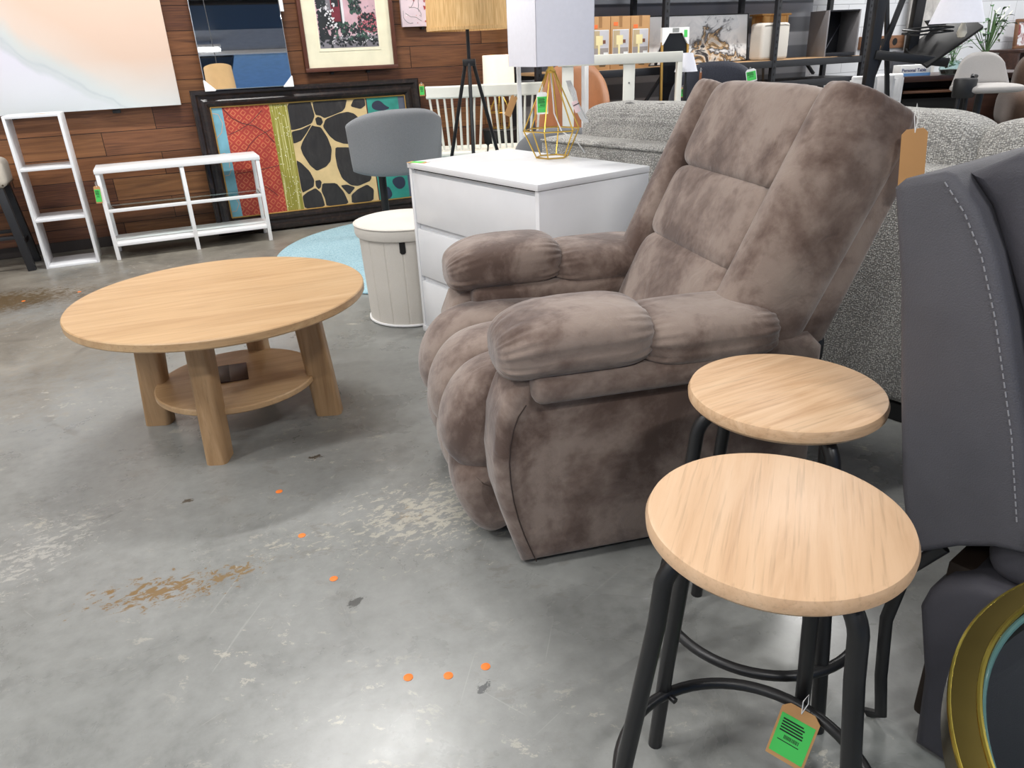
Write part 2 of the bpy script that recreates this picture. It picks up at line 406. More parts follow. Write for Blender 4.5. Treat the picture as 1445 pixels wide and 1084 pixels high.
def m_block():
    t = NT('white_painted_block'); v = t.mp((1, 1, 1), (-PI/2, 0, 0))
    br = t.n.new('ShaderNodeTexBrick'); t.lk(v, br.inputs['Vector']); br.inputs['Scale'].default_value = 1
    br.inputs['Brick Width'].default_value = .40; br.inputs['Row Height'].default_value = .20; br.inputs['Mortar Size'].default_value = .005; br.inputs['Mortar Smooth'].default_value = .6
    br.inputs['Color1'].default_value = lin((214, 216, 219)); br.inputs['Color2'].default_value = lin((222, 224, 227)); br.inputs['Mortar'].default_value = lin((186, 188, 192))
    t.col(br.outputs['Color']); t.set(rough=.6); n = t.noise(t.mp(), 90, 3)
    t.bump(t.math('SUBTRACT', t.math('MULTIPLY', n, .3), br.outputs['Fac']), .4, .008); return t.m
def m_greyband():
    t = NT('grey_banded_wall'); z = t.n.new('ShaderNodeSeparateXYZ'); t.lk(t.mp(), z.inputs[0])
    f = t.math('FRACT', t.math('MULTIPLY', z.outputs[2], 4.2)); n = t.noise(t.mp((.6, 1, 8)), 2, 3)
    c = t.ramp(f, [(0, (112, 115, 122)), (.48, (116, 119, 126)), (.52, (176, 179, 186)), (.95, (184, 187, 194)), (1, (112, 115, 122))])  # alternating darker and lighter grey bands up the wall
    t.col(t.mix(t.math('MULTIPLY', n, .3), c, (112, 114, 120))); t.set(rough=.4); return t.m

# ------------------------------------------------------------------ the room
XL, XR, YB, YF, ZC, WT = -4.6, 9.6, 5.87, -5.0, 3.9, .1
CLAD_R, BLOCK_L = 2.66, 5.75
struct(MB().box((XL-WT, YF-WT, -.12), (XR+WT, YB+WT, 0), 0), 'floor', m_floor(), 'worn grey painted concrete floor', 'floor')
struct(MB().box((XL-WT, YF-WT, ZC), (XR+WT, YB+WT, ZC+.1), 0), 'ceiling', plain('dark_ceiling', (150, 153, 162), .8), 'dark ceiling', 'ceiling')
struct(MB().box((XL, YB, .0), (CLAD_R, YB+WT, ZC), 0), 'wall_back', m_planks(), 'walnut plank clad back wall', 'wall')
struct(MB().box((CLAD_R, YB, 0), (BLOCK_L, YB+WT, ZC), 0), 'wall_rear', m_greyband(), 'grey back wall behind the shelving rack', 'wall')
struct(MB().box((BLOCK_L, YB, 0), (XR, YB+WT, ZC), 0), 'wall_block', m_block(), 'white painted block back wall', 'wall')
pale_wall = plain('pale_wall', (205, 208, 212), .7); blue_wall = plain('blue_wall', (112, 152, 205), .7)
struct(MB().box((XL-WT, YF, 0), (XL, YB, ZC), 0), 'wall_left', pale_wall, 'pale left wall', 'wall')
struct(MB().box((XR, YF, 0), (XR+WT, YB, ZC), 0), 'wall_right', pale_wall, 'pale right wall', 'wall')
struct(MB().box((XL-WT, YF-WT, 0), (XR+WT, YF, ZC), 0), 'wall_front', blue_wall, 'blue front wall', 'wall')
struct(MB().box((XL, YB-.012, 0), (CLAD_R, YB, .07), .002), 'baseboard_back', plain('dark_base', (52, 44, 40), .6), 'dark baseboard under the planks', 'baseboard')
# ceiling tubes
tube_mat = NT('fluorescent_tube'); tube_mat.b.inputs['Emission Color'].default_value = (1, .98, .95, 1); tube_mat.b.inputs['Emission Strength'].default_value = 8; tube_mat = tube_mat.m
lt = None
for x, y, p in FIXTURES:
    if lt is None:
        lt = thing('ceiling_light', 'long fluorescent strip light hanging from the dark ceiling', 'light', (x, y, LIGHT_Z), 0, 'fluorescent strip lights in rows')
        MB().box((-.64, -.05, .0), (.64, .05, .04), .01).build('housing', white_metal, lt)
        MB().tube([(-.61, 0, -.016), (.61, 0, -.016)], .014).build('tube', tube_mat, lt)
        [MB().tube([(q, 0, .04), (q, 0, ZC-LIGHT_Z)], .004).build('hanger', black_metal, lt) for q in (-.5, .5)]
    else: dup(lt, (x, y, LIGHT_Z))

struct(MB().box((-2.5, -1.15, 3.83), (6.5, -.20, ZC), .02), 'trim_1', plain('black_duct', (20, 21, 24), .4), 'black ceiling duct', 'duct')
struct(MB().box((-2.5, -2.28, 3.84), (6.5, -2.22, ZC), .01), 'trim_2', white_metal, 'thin white ceiling conduit', 'conduit')
struct(MB().box((1.42, -4.95, 3.82), (6.5, -2.32, ZC), .01), 'trim_3', plain('blue_soffit', (150, 196, 246), .7), 'blue painted ceiling soffit', 'soffit')
struct(MB().box((-2.5, -4.95, 3.83), (1.40, -2.32, ZC), .01), 'trim_4', plain('black_soffit', (16, 18, 24), .6), 'black ceiling soffit', 'soffit')
dps = thing('pendant_lamp', 'tan drum pendant shade seen in the wall mirror lower left corner', 'lamp', (.765, 2.0, 1.95))
MB().lathe([(.158, .0), (.150, .345), (.148, .345), (.156, .0)], 56, caps=False).build('lamp_shade', plain('tan_drum_shade', (214, 176, 124), .8), dps); MB().tube([(0, 0, .33), (0, 0, ZC-1.95)], .004, 6).build('cord', black_plastic, dps)

# ------------------------------------------------------------------ taupe recliner
def recliner():
    R_ = thing('recliner', 'large taupe brown suede recliner with overstuffed arms, leaning back', 'recliner', G(.005, 1.458), GA(12.5))
    # local: +x to the chair's back, +y across to the far arm, z up
    out = [(.004, .012), (-.022, .10), (-.046, .20), (-.052, .30), (-.040, .40), (-.012, .465), (.04, .505), (.12, .515), (.72, .515), (.755, .48), (.76, .02)]
    for y0, y1 in ((0, .165), (.70, .865)):
        MB().prism(out, y0, y1, .030, seg=4).build('side_panel', suede, R_, ang=60)
    sm_ = [(.036, .02), (.022, .06), (.009, .10), (-.004, .15), (-.013, .20), (-.018, .25), (-.019, .30), (-.015, .345), (-.006, .385), (.006, .415), (.024, .44)]
    MB().tube([(a, -.0015, b) for a, b in sm_], .0014, 6).build('seam', suede_seam, R_)
    MB().box((.06, .03, .0), (.72, .83, .05), .01).build('base', black_plastic, R_)
    # seat: three channels rolling over the front edge
    def chan(path, y0, y1, k, amp):
        pv = [Vector((a, b)) for a, b in path]; L = [0]
        for a, b in zip(pv, pv[1:]): L.append(L[-1]+(b-a).length)
        def fn(u, v):
            s = u*L[-1]; i = 0
            while i < len(L)-2 and L[i+1] < s: i += 1
            tt = (s-L[i])/max(1e-9, L[i+1]-L[i])
            p0, p1, p2, p3 = pv[max(i-1, 0)], pv[i], pv[i+1], pv[min(i+2, len(pv)-1)]
            q = .5*((2*p1)+(p2-p0)*tt+(2*p0-5*p1+4*p2-p3)*tt*tt+(3*p1-p0-3*p2+p3)*tt**3)
            d = .5*((p2-p0)+2*(2*p0-5*p1+4*p2-p3)*tt+3*(3*p1-p0-3*p2+p3)*tt*tt); d.normalize()
            nrm = Vector((-d.y, d.x))*-1; ed = min(1, min(v, 1-v)*11); rnd = .04*(1-(1-(1-ed)**2)**.5)
            ph = (v*k) % 1 if v < 1 else 1.0
            h = amp*(max(0, 1-(2*ph-1)**2)**.55)
            e = min(1, u*9, (1-u)*9)**.5
            q = q + nrm*(h*e - (1-e)*.02 - rnd)
            wr = .0022*math.sin(v*k*19+u*3)*max(0, 1-abs(u-.0)*14) + .003*math.sin(v*k*23)*max(0, 1-abs(1-u)*10)
            return (q.x+wr, y0+(y1-y0)*v, q.y+wr)
        return fn
    def caps(mb, fn, n, inner, sides=(0.0, 1.0)):
        for v in sides:
            ring = [fn(i/n, v) for i in range(n+1)]; c = (inner[0], ring[0][1], inner[1])
            mb.add(ring+[c], [(i, i+1, n+1) for i in range(n)])
        return mb
    seat_path = [(.60, .40), (.40, .415), (.20, .43), (.06, .435), (-.035, .415), (-.09, .355), (-.105, .28), (-.075, .215), (-.03, .20)]
    sf = chan(seat_path, .125, .74, 3, .039)
    caps(MB().grid(sf, 72, 72), sf, 72, (.15, .25)).build('seat_cushion', suede, R_, ang=75)
    foot_path = [(-.03, .235), (-.088, .215), (-.106, .165), (-.094, .105), (-.062, .045), (-.01, .02)]
    ff = chan(foot_path, .120, .745, 3, .022)
    caps(MB().grid(ff, 40, 72), ff, 40, (.02, .13)).build('footrest', suede, R_, ang=75)
    MB().box((-.03, .17, .03), (.1, .69, .40), .02).build('front_frame', suede, R_)
    # arms
    def lobe(u0, u1, yc, yw, zc, zh, front, near):
        def mod(x, y, z, om):
            ax = abs(x); k = max(0, (ax-.35)/.65)**1.3
            pl = .034*k*math.sin(om*17+1.3*math.sin(om*5)) + .022*k*math.sin(om*29+x*4+math.sin(om*3))
            seam = 0
            ang = abs(((om - (PI if near else 0)) + PI) % (2*PI) - PI)
            seam = -.035*math.exp(-(ang/.05)**2)
            f = 1+pl+seam
            dz = -.0
            pin = 1
            if front and x < -.1: dz = -.34*((-x-.1)/.9)**2; pin = 1-.16*((-x-.1)/.9)**2
            if front and x > .55: pin = 1-.10*((x-.55)/.45)**2
            if (not front) and x < -.55: pin = 1-.10*((-x-.55)/.45)**2
            return x, y*f*pin, z*f*pin + dz + (.05*(1-x*x) if z > 0 else 0)
        return dict(c=((u0+u1)/2, yc, zc), h=((u1-u0)/2, yw, zh), e1=.42, e2=.72, nu=40, nv=96, mod=mod)
    for yc, nr in ((.085, True), (.775, False)):
        a = MB().pillow(**lobe(-.028, .325, yc, .132, .562, .070, True, nr)).pillow(**lobe(.285, .63, yc, .128, .536, .062, False, nr)).build('armrest', suede, R_, ang=80)
        fl = MB().box((.035, yc-.122, .445), (.56, yc+.122, .51), .024, seg=4).build('flap', suede, a)
    
    # back, reclined
    TL = math.radians(26); t = Vector((math.sin(TL), 0, math.cos(TL))); nb = Vector((math.cos(TL), 0, -math.sin(TL)))
    O = Vector((.507, 0, .42))
    B = Matrix(((nb.x, 0, t.x, O.x), (0, 1, 0, 0), (nb.z, 0, t.z, O.z), (0, 0, 0, 1)))   # local x = into the back, y across, z along the back
    def puff(y0, y1, z0, z1, th, x0, e=.32, pz=0):
        # pillow with poles along z of back frame
        M = B @ Matrix.Translation((x0, (y0+y1)/2, (z0+z1)/2)) @ Matrix(((0, 0, 1, 0), (0, 1, 0, 0), (-1, 0, 0, 0), (0, 0, 0, 1))) 
        def mod(x, y, z, om):
            k = max(0, (abs(x)-.6)/.4); 
            g = 1+.018*k*math.sin(om*21)
            return x, y*g, z*g
        return dict(c=(0, 0, 0), h=((z1-z0)/2, (y1-y0)/2, th), e1=e, e2=.34, nu=34, nv=64, M=M, mod=mod)
    MB().pillow(**puff(.125, .675, -.04, .246, .082, .035, .40)).build('lower_back_cushion', suede, R_, ang=80)
    MB().pillow(**puff(.135, .675, .218, .447, .078, .032, .36)).build('lumbar_cushion', suede, R_, ang=80)
    MB().pillow(**puff(.125, .675, .430, .688, .098, .046, .34)).build('head_cushion', suede, R_, ang=80)
    def wing(y0, y1, z0, z1, inner):
        # side bolster: wraps from the front round the side
        M = B @ Matrix.Translation((.045, (y0+y1)/2, (z0+z1)/2)) @ Matrix(((0, 0, 1, 0), (0, 1, 0, 0), (-1, 0, 0, 0), (0, 0, 0, 1)))
        def mod(x, y, z, om):
            k = max(0, (abs(x)-.7)/.3)
            g = 1+.02*k*math.sin(om*19)
            zz = z*g
            # front face leans back towards the outside
            if inner*y < 0 and zz < 0: zz = zz*(1-.42*abs(y)**1.6)
            if x < -.5: zz = zz*(1+.0)      # towards the top
            return x, y*g, zz
        return dict(c=(0, 0, 0), h=((z1-z0)/2, (y1-y0)/2, .105), e1=.17, e2=.55, nu=40, nv=72, M=M, mod=mod)
    MB().pillow(**wing(.01, .165, .085, .692, 1)).build('side_bolster', suede, R_, ang=80)
    MB().pillow(**wing(.645, .80, .10, .68, -1)).build('side_bolster', suede, R_, ang=80)
    # outside back shell
    sh = [(.12, .03), (.222, .05), (.195, .57), (.165, .65), (.10, .66), (.08, .10)]
    MB().prism(sh, .03, .78, .025, M=B, seg=3).build('outside_back', suede, R_, ang=60)
    MB().box((.55, .03, .42), (.78, .79, .50), .02).build('mechanism', black_metal, R_)
    return R_
recliner()

# ------------------------------------------------------------------ bar stools
def stool():
    S = thing('bar_stool', '', 'stool', (0, 0, 0))
    MB().lathe([(.150, .562), (.160, .564), (.1655, .570), (.1665, .580), (.163, .588), (.157, .590)], 96).build('seat', oak_stool, S, ang=35)
    legs = ((42, .19), (124, .186), (192, .224), (292, .214))
    for deg, rf in legs:
        T = math.radians(deg); c, s = math.cos(T), math.sin(T); rt = .145+(rf-.19)*.4
        prof = [(.03, .553), (rt-.05, .553)] + [(rt-.05+.045*math.sin(q*PI/16), .553-.05*(1-math.cos(q*PI/16))) for q in range(1, 8)] + [(rt, .45), (rt+(rf-rt)*.6, .20), (rf, .006), (rf, .0)]
        MB().tube([(r*c, r*s, z) for r, z in prof], .0125, 14).build('leg', black_metal, S)
    MB().tube([(.186*math.cos(2*PI*i/64)-.012, .186*math.sin(2*PI*i/64)-.03, .138) for i in range(64)], .0095, 12, closed=True).build('foot_ring', black_metal, S)
    for deg, rf in legs[:2]:
        T = math.radians(deg); M = Matrix.Translation(((rf-.034)*math.cos(T), (rf-.034)*math.sin(T), .138)) @ Matrix.Rotation(T, 4, 'Z') @ Matrix.Rotation(PI/2, 4, 'Y')
        MB().lathe([(.0055, -.006), (.0055, .004), (.004, .006)], 12, M=M).build('bolt', plain('bolt_steel', (60, 60, 62), .3, .8), S)
    return S
st1 = stool(); st1.location = G(.333, .80); st1.rotation_euler = (0, 0, GA(0))
st1['label'] = 'nearest round-seat bar stool with pale oak top, green price tag on its leg'; st1['group'] = 'pair of oak topped bar stools'
st2 = dup(st1, G(.478, 1.178), GA(-9), 'oak topped bar stool partly hidden behind the nearest stool, beside the recliner')
for c in st2.children:
    if c.name.startswith('seat'):
        c.data = c.data.copy(); c.data.materials[0] = oak_stool2

# price tags
def bars(mb, x0, x1, z0, z1, y, n, seed, mi=0):
    rr = random.Random(seed)
    for i in range(n):
        z = z1-(z1-z0)*(i+.5)/n; h = (z1-z0)/n*.28; e = x0+(x1-x0)*rr.uniform(.75, 1)
        mb.add([(x0, y, z-h), (e, y, z-h), (e, y, z+h), (x0, y, z+h)], [(0, 1, 2, 3)], mi)
def price_tag(label, loc, rz, wd=.045, ht=.085, sticker=True, slen=.035, tilt=0.0, group=None, board=None, lean=0.0):
    T = thing('price_tag', label, 'tag', loc, 0, group, rot=(lean, tilt, rz))
    c = .18*wd
    o = [(-wd/2, -slen-ht), (wd/2, -slen-ht), (wd/2, -slen-c), (wd/2-c, -slen), (-wd/2+c, -slen), (-wd/2, -slen-c)]
    MB().prism(o, -.0006, .0006).build('card', board or kraft, T, smooth=False)
    MB().tube([(0, -.001, -slen-.008), (-.004, -.002, -slen*.5), (0, 0, 0), (.004, -.002, -slen*.5), (0, -.001, -slen-.008)], .0008, 6).build('string', white_string, T)
    if sticker:
        st = MB().box((-wd*.44, -.0013, -slen-ht*.92), (wd*.44, -.0007, -slen-ht*.2), 0).build('sticker', green_sticker, T)
        m = MB(); bars(m, -wd*.36, wd*.3, -slen-ht*.52, -slen-ht*.26, -.00145, 5, 3)
        x = -wd*.2; rr = random.Random(5)
        while x < wd*.2:
            q = rr.uniform(.0006, .0014); m.add([(x, -.00145, -slen-ht*.62), (x+q, -.00145, -slen-ht*.62), (x+q, -.00145, -slen-ht*.55), (x, -.00145, -slen-ht*.55)], [(0, 1, 2, 3)]); x += q+.0008
        bars(m, -wd*.34, wd*.36, -slen-ht*.68, -slen-ht*.65, -.00145, 1, 8)
        m.build('print', ink, st, smooth=False, fixn=False)
    return T

# ------------------------------------------------------------------ coffee table
def coffee_table():
    T = thing('coffee_table', 'round honey oak coffee table with four chunky legs and a round lower shelf', 'table', G(-.945, 2.375), GA(0))
    MB().lathe([(.40, .412), (.43, .416), (.462, .428), (.465, .432), (.465, .452), (.462, .455), (.0001, .455)], 120).build('tabletop', oak_table, T, ang=30)
    MB().lathe([(.0001, .134), (.262, .134), (.266, .138), (.266, .152), (.262, .156), (.0001, .156)], 90).build('lower_shelf', oak_table, T, ang=30)
    for k in range(4):
        a = math.radians(2+90*k); M = Matrix.Rotation(a, 4, 'Z')
        bm = bmesh.new(); vs = []
        for (z, r) in ((0, .296), (.413, .262)):
            ring = []
            hw, hd = .033, .044
            for sx, sy, a0 in ((1, 1, 0), (-1, 1, 90), (-1, -1, 180), (1, -1, 270)):
                for q in range(5):
                    an = math.radians(a0+q*22.5); rad = .017
                    ring.append(bm.verts.new((r+sx*(hd-rad)+rad*math.cos(an), sy*(hw-rad)+rad*math.sin(an), z)))
            vs.append(ring)
        n = len(vs[0])
        for i in range(n): bm.faces.new((vs[0][i], vs[0][(i+1) % n], vs[1][(i+1) % n], vs[1][i]))
        bm.faces.new(vs[0][::-1]); bm.faces.new(vs[1])
        MB().bm(bm, 0, M).build('leg', oak_leg, T, ang=30)
    return T
coffee_table()
fo = thing('leaflet', 'dark brown folded leaflet lying on the coffee table lower shelf', 'leaflet', G(-.98, 2.40, .1565), GA(20))
MB().box((-.06, -.08, 0), (.06, .08, .003), .001).build('cover', plain('brown_card', (64, 40, 30), .35), fo); MB().box((-.058, -.078, .0032), (.0, .078, .0045), .0005).build('page', plain('brown_card_dark', (48, 30, 24), .4), fo)

# orange floor stickers
for i, (x, y, lb) in enumerate([(-.571, 1.641, 'orange dot sticker on the floor, second away from the coffee table front leg'), (-.45, 1.457, 'orange dot sticker on the floor midway along the curved line of dots'), (-.235, 1.135, 'orange floor dot at the left end of the near row of three'), (-.154, 1.135, 'middle orange floor dot in the near row of three'), (-.079, 1.155, 'orange floor dot at the right end of the near row, nearest the stools'), (-.691, 1.865, 'orange dot sticker nearest the coffee table front leg'), (-2.402, 4.072, 'tiny orange dot on the floor between coffee table and white shelves'), (-2.638, 3.938, 'tiny orange dot on the floor by the dark stain at far left')]):
    x, y = x*1.15/1.15, y
    o = MB().lathe([(.0098, 0), (.0098, .0006), (.0092, .0009)], 24).build('dot_sticker', orange_dot); o.location = G(x, y, .0002); tag(o, lb, 'sticker', 'orange dots on the floor')

# ------------------------------------------------------------------ white dresser and what stands on it
def dresser():
    D = thing('dresser', 'white three-drawer dresser behind the recliner', 'dresser', G(.074, 3.0), GA(-54))
    W, d, H = .856, .52, .738; x0, x1, y0, y1 = -W/2, W/2, -d/2, d/2
    b = MB()
    b.box((x0, y0, 0), (x0+.02, y1, H-.024), .001).box((x1-.02, y0, 0), (x1, y1, H-.024), .001).box((x0+.02, y1-.01, .03), (x1-.02, y1, H-.024), 0)
    b.box((x0+.02, y0+.03, .03), (x1-.02, y1-.01, H-.05), 0, 1)
    b.box((x0, y0-.004, 0), (x1, y0+.03, .028), .001)
    b.build('body', [white_lam, dark_gap], D, ang=30)
    MB().box((x0-.003, y0-.006, H-.022), (x1+.003, y1, H), .0015).build('top', white_lam, D, ang=30)
    MB().box((x0+.02, y0+.012, H-.03), (x1-.02, y0+.03, H-.022), 0).build('gap_rail', dark_gap, D)
    zs = [(.034, .241), (.262, .470), (.491, .700)]
    for z0, z1 in zs:
        MB().box((x0+.022, y0+.002, z0), (x1-.022, y0+.022, z1-.004), .0012).build('drawer_front', white_lam, D, ang=30)
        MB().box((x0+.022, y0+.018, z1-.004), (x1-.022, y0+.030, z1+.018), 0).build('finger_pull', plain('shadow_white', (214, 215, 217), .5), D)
    return D
dresser()
# gold wire lamp
def wire_lamp():
    L = thing('table_lamp', 'gold geometric wire table lamp with white square shade on the dresser', 'lamp', G(.203, 3.14, .738), GA(0))
    n = 6; ph = math.radians(12)
    def ring(r, z): return [(r*math.cos(ph+2*PI*k/n), r*math.sin(ph+2*PI*k/n), z) for k in range(n)]
    b, m, t = ring(.066, .004), ring(.115, .108), ring(.016, .322)
    f = MB()
    for k in range(n):
        for p, q in ((b[k], b[(k+1) % n]), (m[k], m[(k+1) % n]), (b[k], m[k]), (m[k], t[k])): f.tube([p, q], .0028, 8)
    f.build('wire_frame', gold, L)
    MB().lathe([(.018, .318), (.02, .325), (.012, .335), (.008, .36)], 20).build('socket', gold, L)
    s = .245; z0, z1 = .345, .595; sh = MB(); M = Matrix.Rotation(math.radians(24), 4, 'Z')
    for q in range(4):
        Mq = M @ Matrix.Rotation(q*PI/2, 4, 'Z'); sh.box((-s/2, -s/2, z0), (s/2, -s/2+.003, z1), .0005, 0, Mq)
    sh.build('lamp_shade', white_shade, L, ang=30)
    cr = MB(); 
    for a in (0, PI/2): cr.tube([(-.12*math.cos(a+.42), -.12*math.sin(a+.42), .36), (.12*math.cos(a+.42), .12*math.sin(a+.42), .36)], .0015, 6)
    cr.build('shade_spider', black_metal, L)
    MB().tube([(.0, 0, .32), (.004, -.02, .25), (.01, -.01, .17), (.04, .0, .10), (.10, .03, .06), (.14, .06, .004)], .0026, 8).build('cord', plain('clear_cord', (232, 232, 230), .3), L)
    c = MB()
    for k in range(5):
        o = k*.004; c.tube([(.055+o, -.055, .29), (.075+o, -.06, .25), (.085+o, -.06, .20), (.11+o, -.06, .15), (.125+o, -.055, .135), (.12+o, -.05, .15), (.09+o, -.05, .20), (.065+o, -.05, .26), (.055+o, -.055, .29)], .0018, 6)
    cb = c.build('coiled_cord', plain('clear_cord2', (214, 214, 212), .25), L)
    MB().box((-.011, -.006, -.022), (.011, .006, .022), .002, 0, Matrix.Translation((.093, -.056, .195)) @ Matrix.Rotation(math.radians(-22), 4, 'Y')).build('cord_label', plain('pink_print_label', (232, 205, 205), .6), cb)
    MB().box((-.0125, -.008, -.0015), (.0125, .008, .0015), .0005, 0, Matrix.Translation((.093, -.056, .203)) @ Matrix.Rotation(math.radians(-22), 4, 'Y')).build('band', black_plastic, cb)
wire_lamp()
p = G(.165, 3.09, 1.02); price_tag('white-backed green price tag hanging in the gold wire lamp', p, GA(5), .044, .08, True, .03, board=white_card)
dt = thing('price_tag', 'kraft price tag with green sticker lying flat on the dresser top', 'tag', G(-.345, 3.17, .7385), GA(-28))
MB().prism([(-.045, -.02), (.045, -.02), (.045, .014), (.038, .02), (-.045, .02)], -.0006, .0006, M=Matrix.Rotation(-PI/2, 4, 'X')).build('card', kraft, dt, smooth=False)
MB().box((-.03, -.018, .0007), (.025, .018, .0012), 0).build('sticker', green_sticker, dt); MB().tube([(.04, 0, .001), (.055, .01, .004), (.06, .0, .008), (.055, -.01, .003), (.04, 0, .001)], .0008, 6).build('string', white_string, dt)

# ------------------------------------------------------------------ storage ottoman, rug, grey bar chair
def ottoman():
    O = thing('storage_ottoman', 'round cream linen storage ottoman with lid, beside the white dresser', 'ottoman', G(-.46, 3.44), GA(2))
    def wall_(u, v):
        th = 2*PI*u; r = .200+.014*v; g = abs(((u*16) % 1)-.5)
        r -= .0028*max(0, 1-(.5-g)/.035) if g > .4 else 0
        return (r*math.cos(th), r*math.sin(th), .012+.385*v)
    MB().grid(wall_, 384, 12).lathe([(.195, .012), (.0001, .012)], 48, caps=False).build('body', cream_linen, O, ang=60)
    MB().lathe([(.0001, .397), (.216, .397), (.227, .402), (.231, .414), (.231, .442), (.227, .455), (.214, .461), (.10, .466), (.0001, .467)], 80, caps=False).build('lid', cream_linen, O)
    MB().tube([(.2315*math.cos(2*PI*i/72), .2315*math.sin(2*PI*i/72), .452) for i in range(72)], .003, 6, closed=True).build('lid_piping', cream_linen, O)
    MB().tube([(.203*math.cos(2*PI*i/72), .203*math.sin(2*PI*i/72), .008) for i in range(72)], .006, 6, closed=True).build('base_trim', white_paint, O)
    MB().prism([(-.013, .398), (-.013, .352), (-.007, .345), (.007, .345), (.013, .352), (.013, .398)], .207, .216, M=Matrix.Rotation(PI, 4, 'Z')).build('finger_notch', dark_gap, O, smooth=False)
ottoman()
rg = MB()
rg.lathe([(1.06, .0), (1.068, .004), (1.066, .010), (.0001, .011)], 160, caps=False)
rg = rg.build('round_rug', rug_blue); rg.location = G(-.39, 4.79, .0005); tag(rg, 'round pale blue woven rug under the grey bar chair', 'rug')
def bar_chair():
    B = thing('bar_chair', 'grey felt bar chair with curved back seen from behind, on the rug', 'chair', G(-.66, 4.54, .012), GA(24))
    # local -y is the chair's back side towards the camera
    rc = .285
    def back(side):
        def fn(u, v):
            a = math.radians(-148+116*u); k = 2*u-1
            z0 = .515+.03*abs(k)**3; z1 = .865-.075*abs(k)**2.6
            e = (1-abs(2*v-1)**6)
            thick = .022*max(0, (1-abs(2*v-1)**8))**.5*max(0, 1-abs(k)**12)**.5
            r = rc+.02*v+side*thick
            return (r*math.cos(a)*1.06, r*math.sin(a), z0+(z1-z0)*v)
        return fn
    MB().grid(back(1), 48, 28).grid(back(-1), 48, 28).build('backrest', grey_felt, B, ang=80, fixn=False)
    MB().lathe([(.0001, .52), (.18, .52), (.2, .535), (.205, .555), (.19, .575), (.0001, .58)], 48, caps=False).build('seat', grey_felt, B)
    MB().lathe([(.022, .02), (.022, .52)], 20, M=Matrix.Translation((-.055, 0, 0))).build('pole', black_metal, B)
    MB().lathe([(.14, 0), (.14, .008), (.12, .016), (.03, .03), (.024, .05)], 48, M=Matrix.Translation((-.055, 0, 0))).build('base_plate', black_metal, B)
    MB().tube([(-.055, .02, .24)] + arc((-.055, 0), .13, PI*.15, PI*.85, 16, z=.24)+[(-.055, .02, .24)], .008, 8).build('footrest', black_metal, B)
bar_chair()

# ------------------------------------------------------------------ floor lamp with woven shade
def floor_lamp():
    L = thing('floor_lamp', 'black tripod floor lamp with woven straw drum shade', 'lamp', G(-.163, 4.6, .012), GA(0))
    MB().lathe([(.225, 1.245), (.215, 1.56), (.212, 1.56), (.222, 1.248)], 72, caps=False).lathe([(.226, 1.238), (.227, 1.256), (.221, 1.256), (.220, 1.238)], 72, caps=False).build('lamp_shade', woven_shade, L)
    MB().lathe([(.010, 1.05), (.010, 1.40)], 12).build('stem', black_metal, L)
    MB().box((-.036, -.036, 1.055), (.036, .036, 1.092), .004).build('hub', black_metal, L)
    for k in range(3):
        a = math.radians(200+120*k+70); c, s = math.cos(a), math.sin(a)
        MB().tube([(.026*c, .026*s, 1.07), (.31*c, .31*s, 0)], .0105, 12).build('leg', black_metal, L)
    sp = MB()
    for k in range(3):
        a = 2*PI*k/3+.3; sp.tube([(0, 0, 1.265), (.22*math.cos(a), .22*math.sin(a), 1.262)], .003, 6)
    sp.build('shade_spider', black_metal, L)
floor_lamp()

# ------------------------------------------------------------------ wall pieces (x along the wall, z up)
def canvas_mat():
    t = NT('pastel_abstract'); v = t.mp(); s = t.n.new('ShaderNodeSeparateXYZ'); t.lk(v, s.inputs[0])
    n = t.noise(t.mp((1, 1, 1)), 2.2, 4, .5, .8); nf = t.noise(t.mp((1, 1, 1), (0, .8, 0)), 14, 4, .6)
    # distance across the diagonal boundary falling from upper left to lower right
    d = t.math('ADD', t.math('MULTIPLY', s.outputs[0], .57), t.math('MULTIPLY', s.outputs[2], .82))
    d = t.math('ADD', d, t.math('MULTIPLY', t.math('SUBTRACT', n, .5), .14))
    c = t.ramp(d, [(.0, (236, 232, 240)), (.64, (226, 224, 234)), (.665, (206, 210, 214)), (.72, (212, 216, 214)), (.80, (228, 210, 196)), (.95, (228, 200, 180))])
    low = t.n.new('ShaderNodeMapRange'); t.lk(s.outputs[2], low.inputs[0]); low.inputs[1].default_value = .30; low.inputs[2].default_value = .0
    c = t.mix(t.math('MULTIPLY', low.outputs[0], .8), c, (226, 234, 234))
    line = t.math('ABSOLUTE', t.math('SUBTRACT', d, .69))
    c = t.mix(t.math('MULTIPLY', t.ramp(line, [(0, (1, 1, 1, 1)), (.012, (0, 0, 0, 1))]), t.math('MULTIPLY', nf, .6)), c, (176, 188, 194))
    t.col(c); t.set(rough=.75); return t.m
ab = thing('abstract_canvas', 'large pastel peach and white abstract canvas on the plank wall', 'painting', (-1.35, 5.80, .89), 0, rot=(math.radians(.6), 0, 0))
MB().box((0, 0, 0), (1.535, .04, .95), .003).build('canvas', canvas_mat(), ab)
for i, x in enumerate((-.81, -.215)):
    c = thing('picture_clip', ['black wall clip under the pastel canvas above the white shelf', 'black wall clip under the pastel canvas right of the white shelf'][i], 'clip', (x, 5.868, .862), 0, 'black picture clips on the plank wall')
    MB().box((-.025, -.035, 0), (.025, 0, .02), .003).build('bracket', black_plastic, c); MB().lathe([(.011, 0), (.011, .012)], 14, M=Matrix.Translation((.012, -.036, .012)) @ Matrix.Rotation(PI/2, 4, 'X')).build('knob', black_plastic, c)

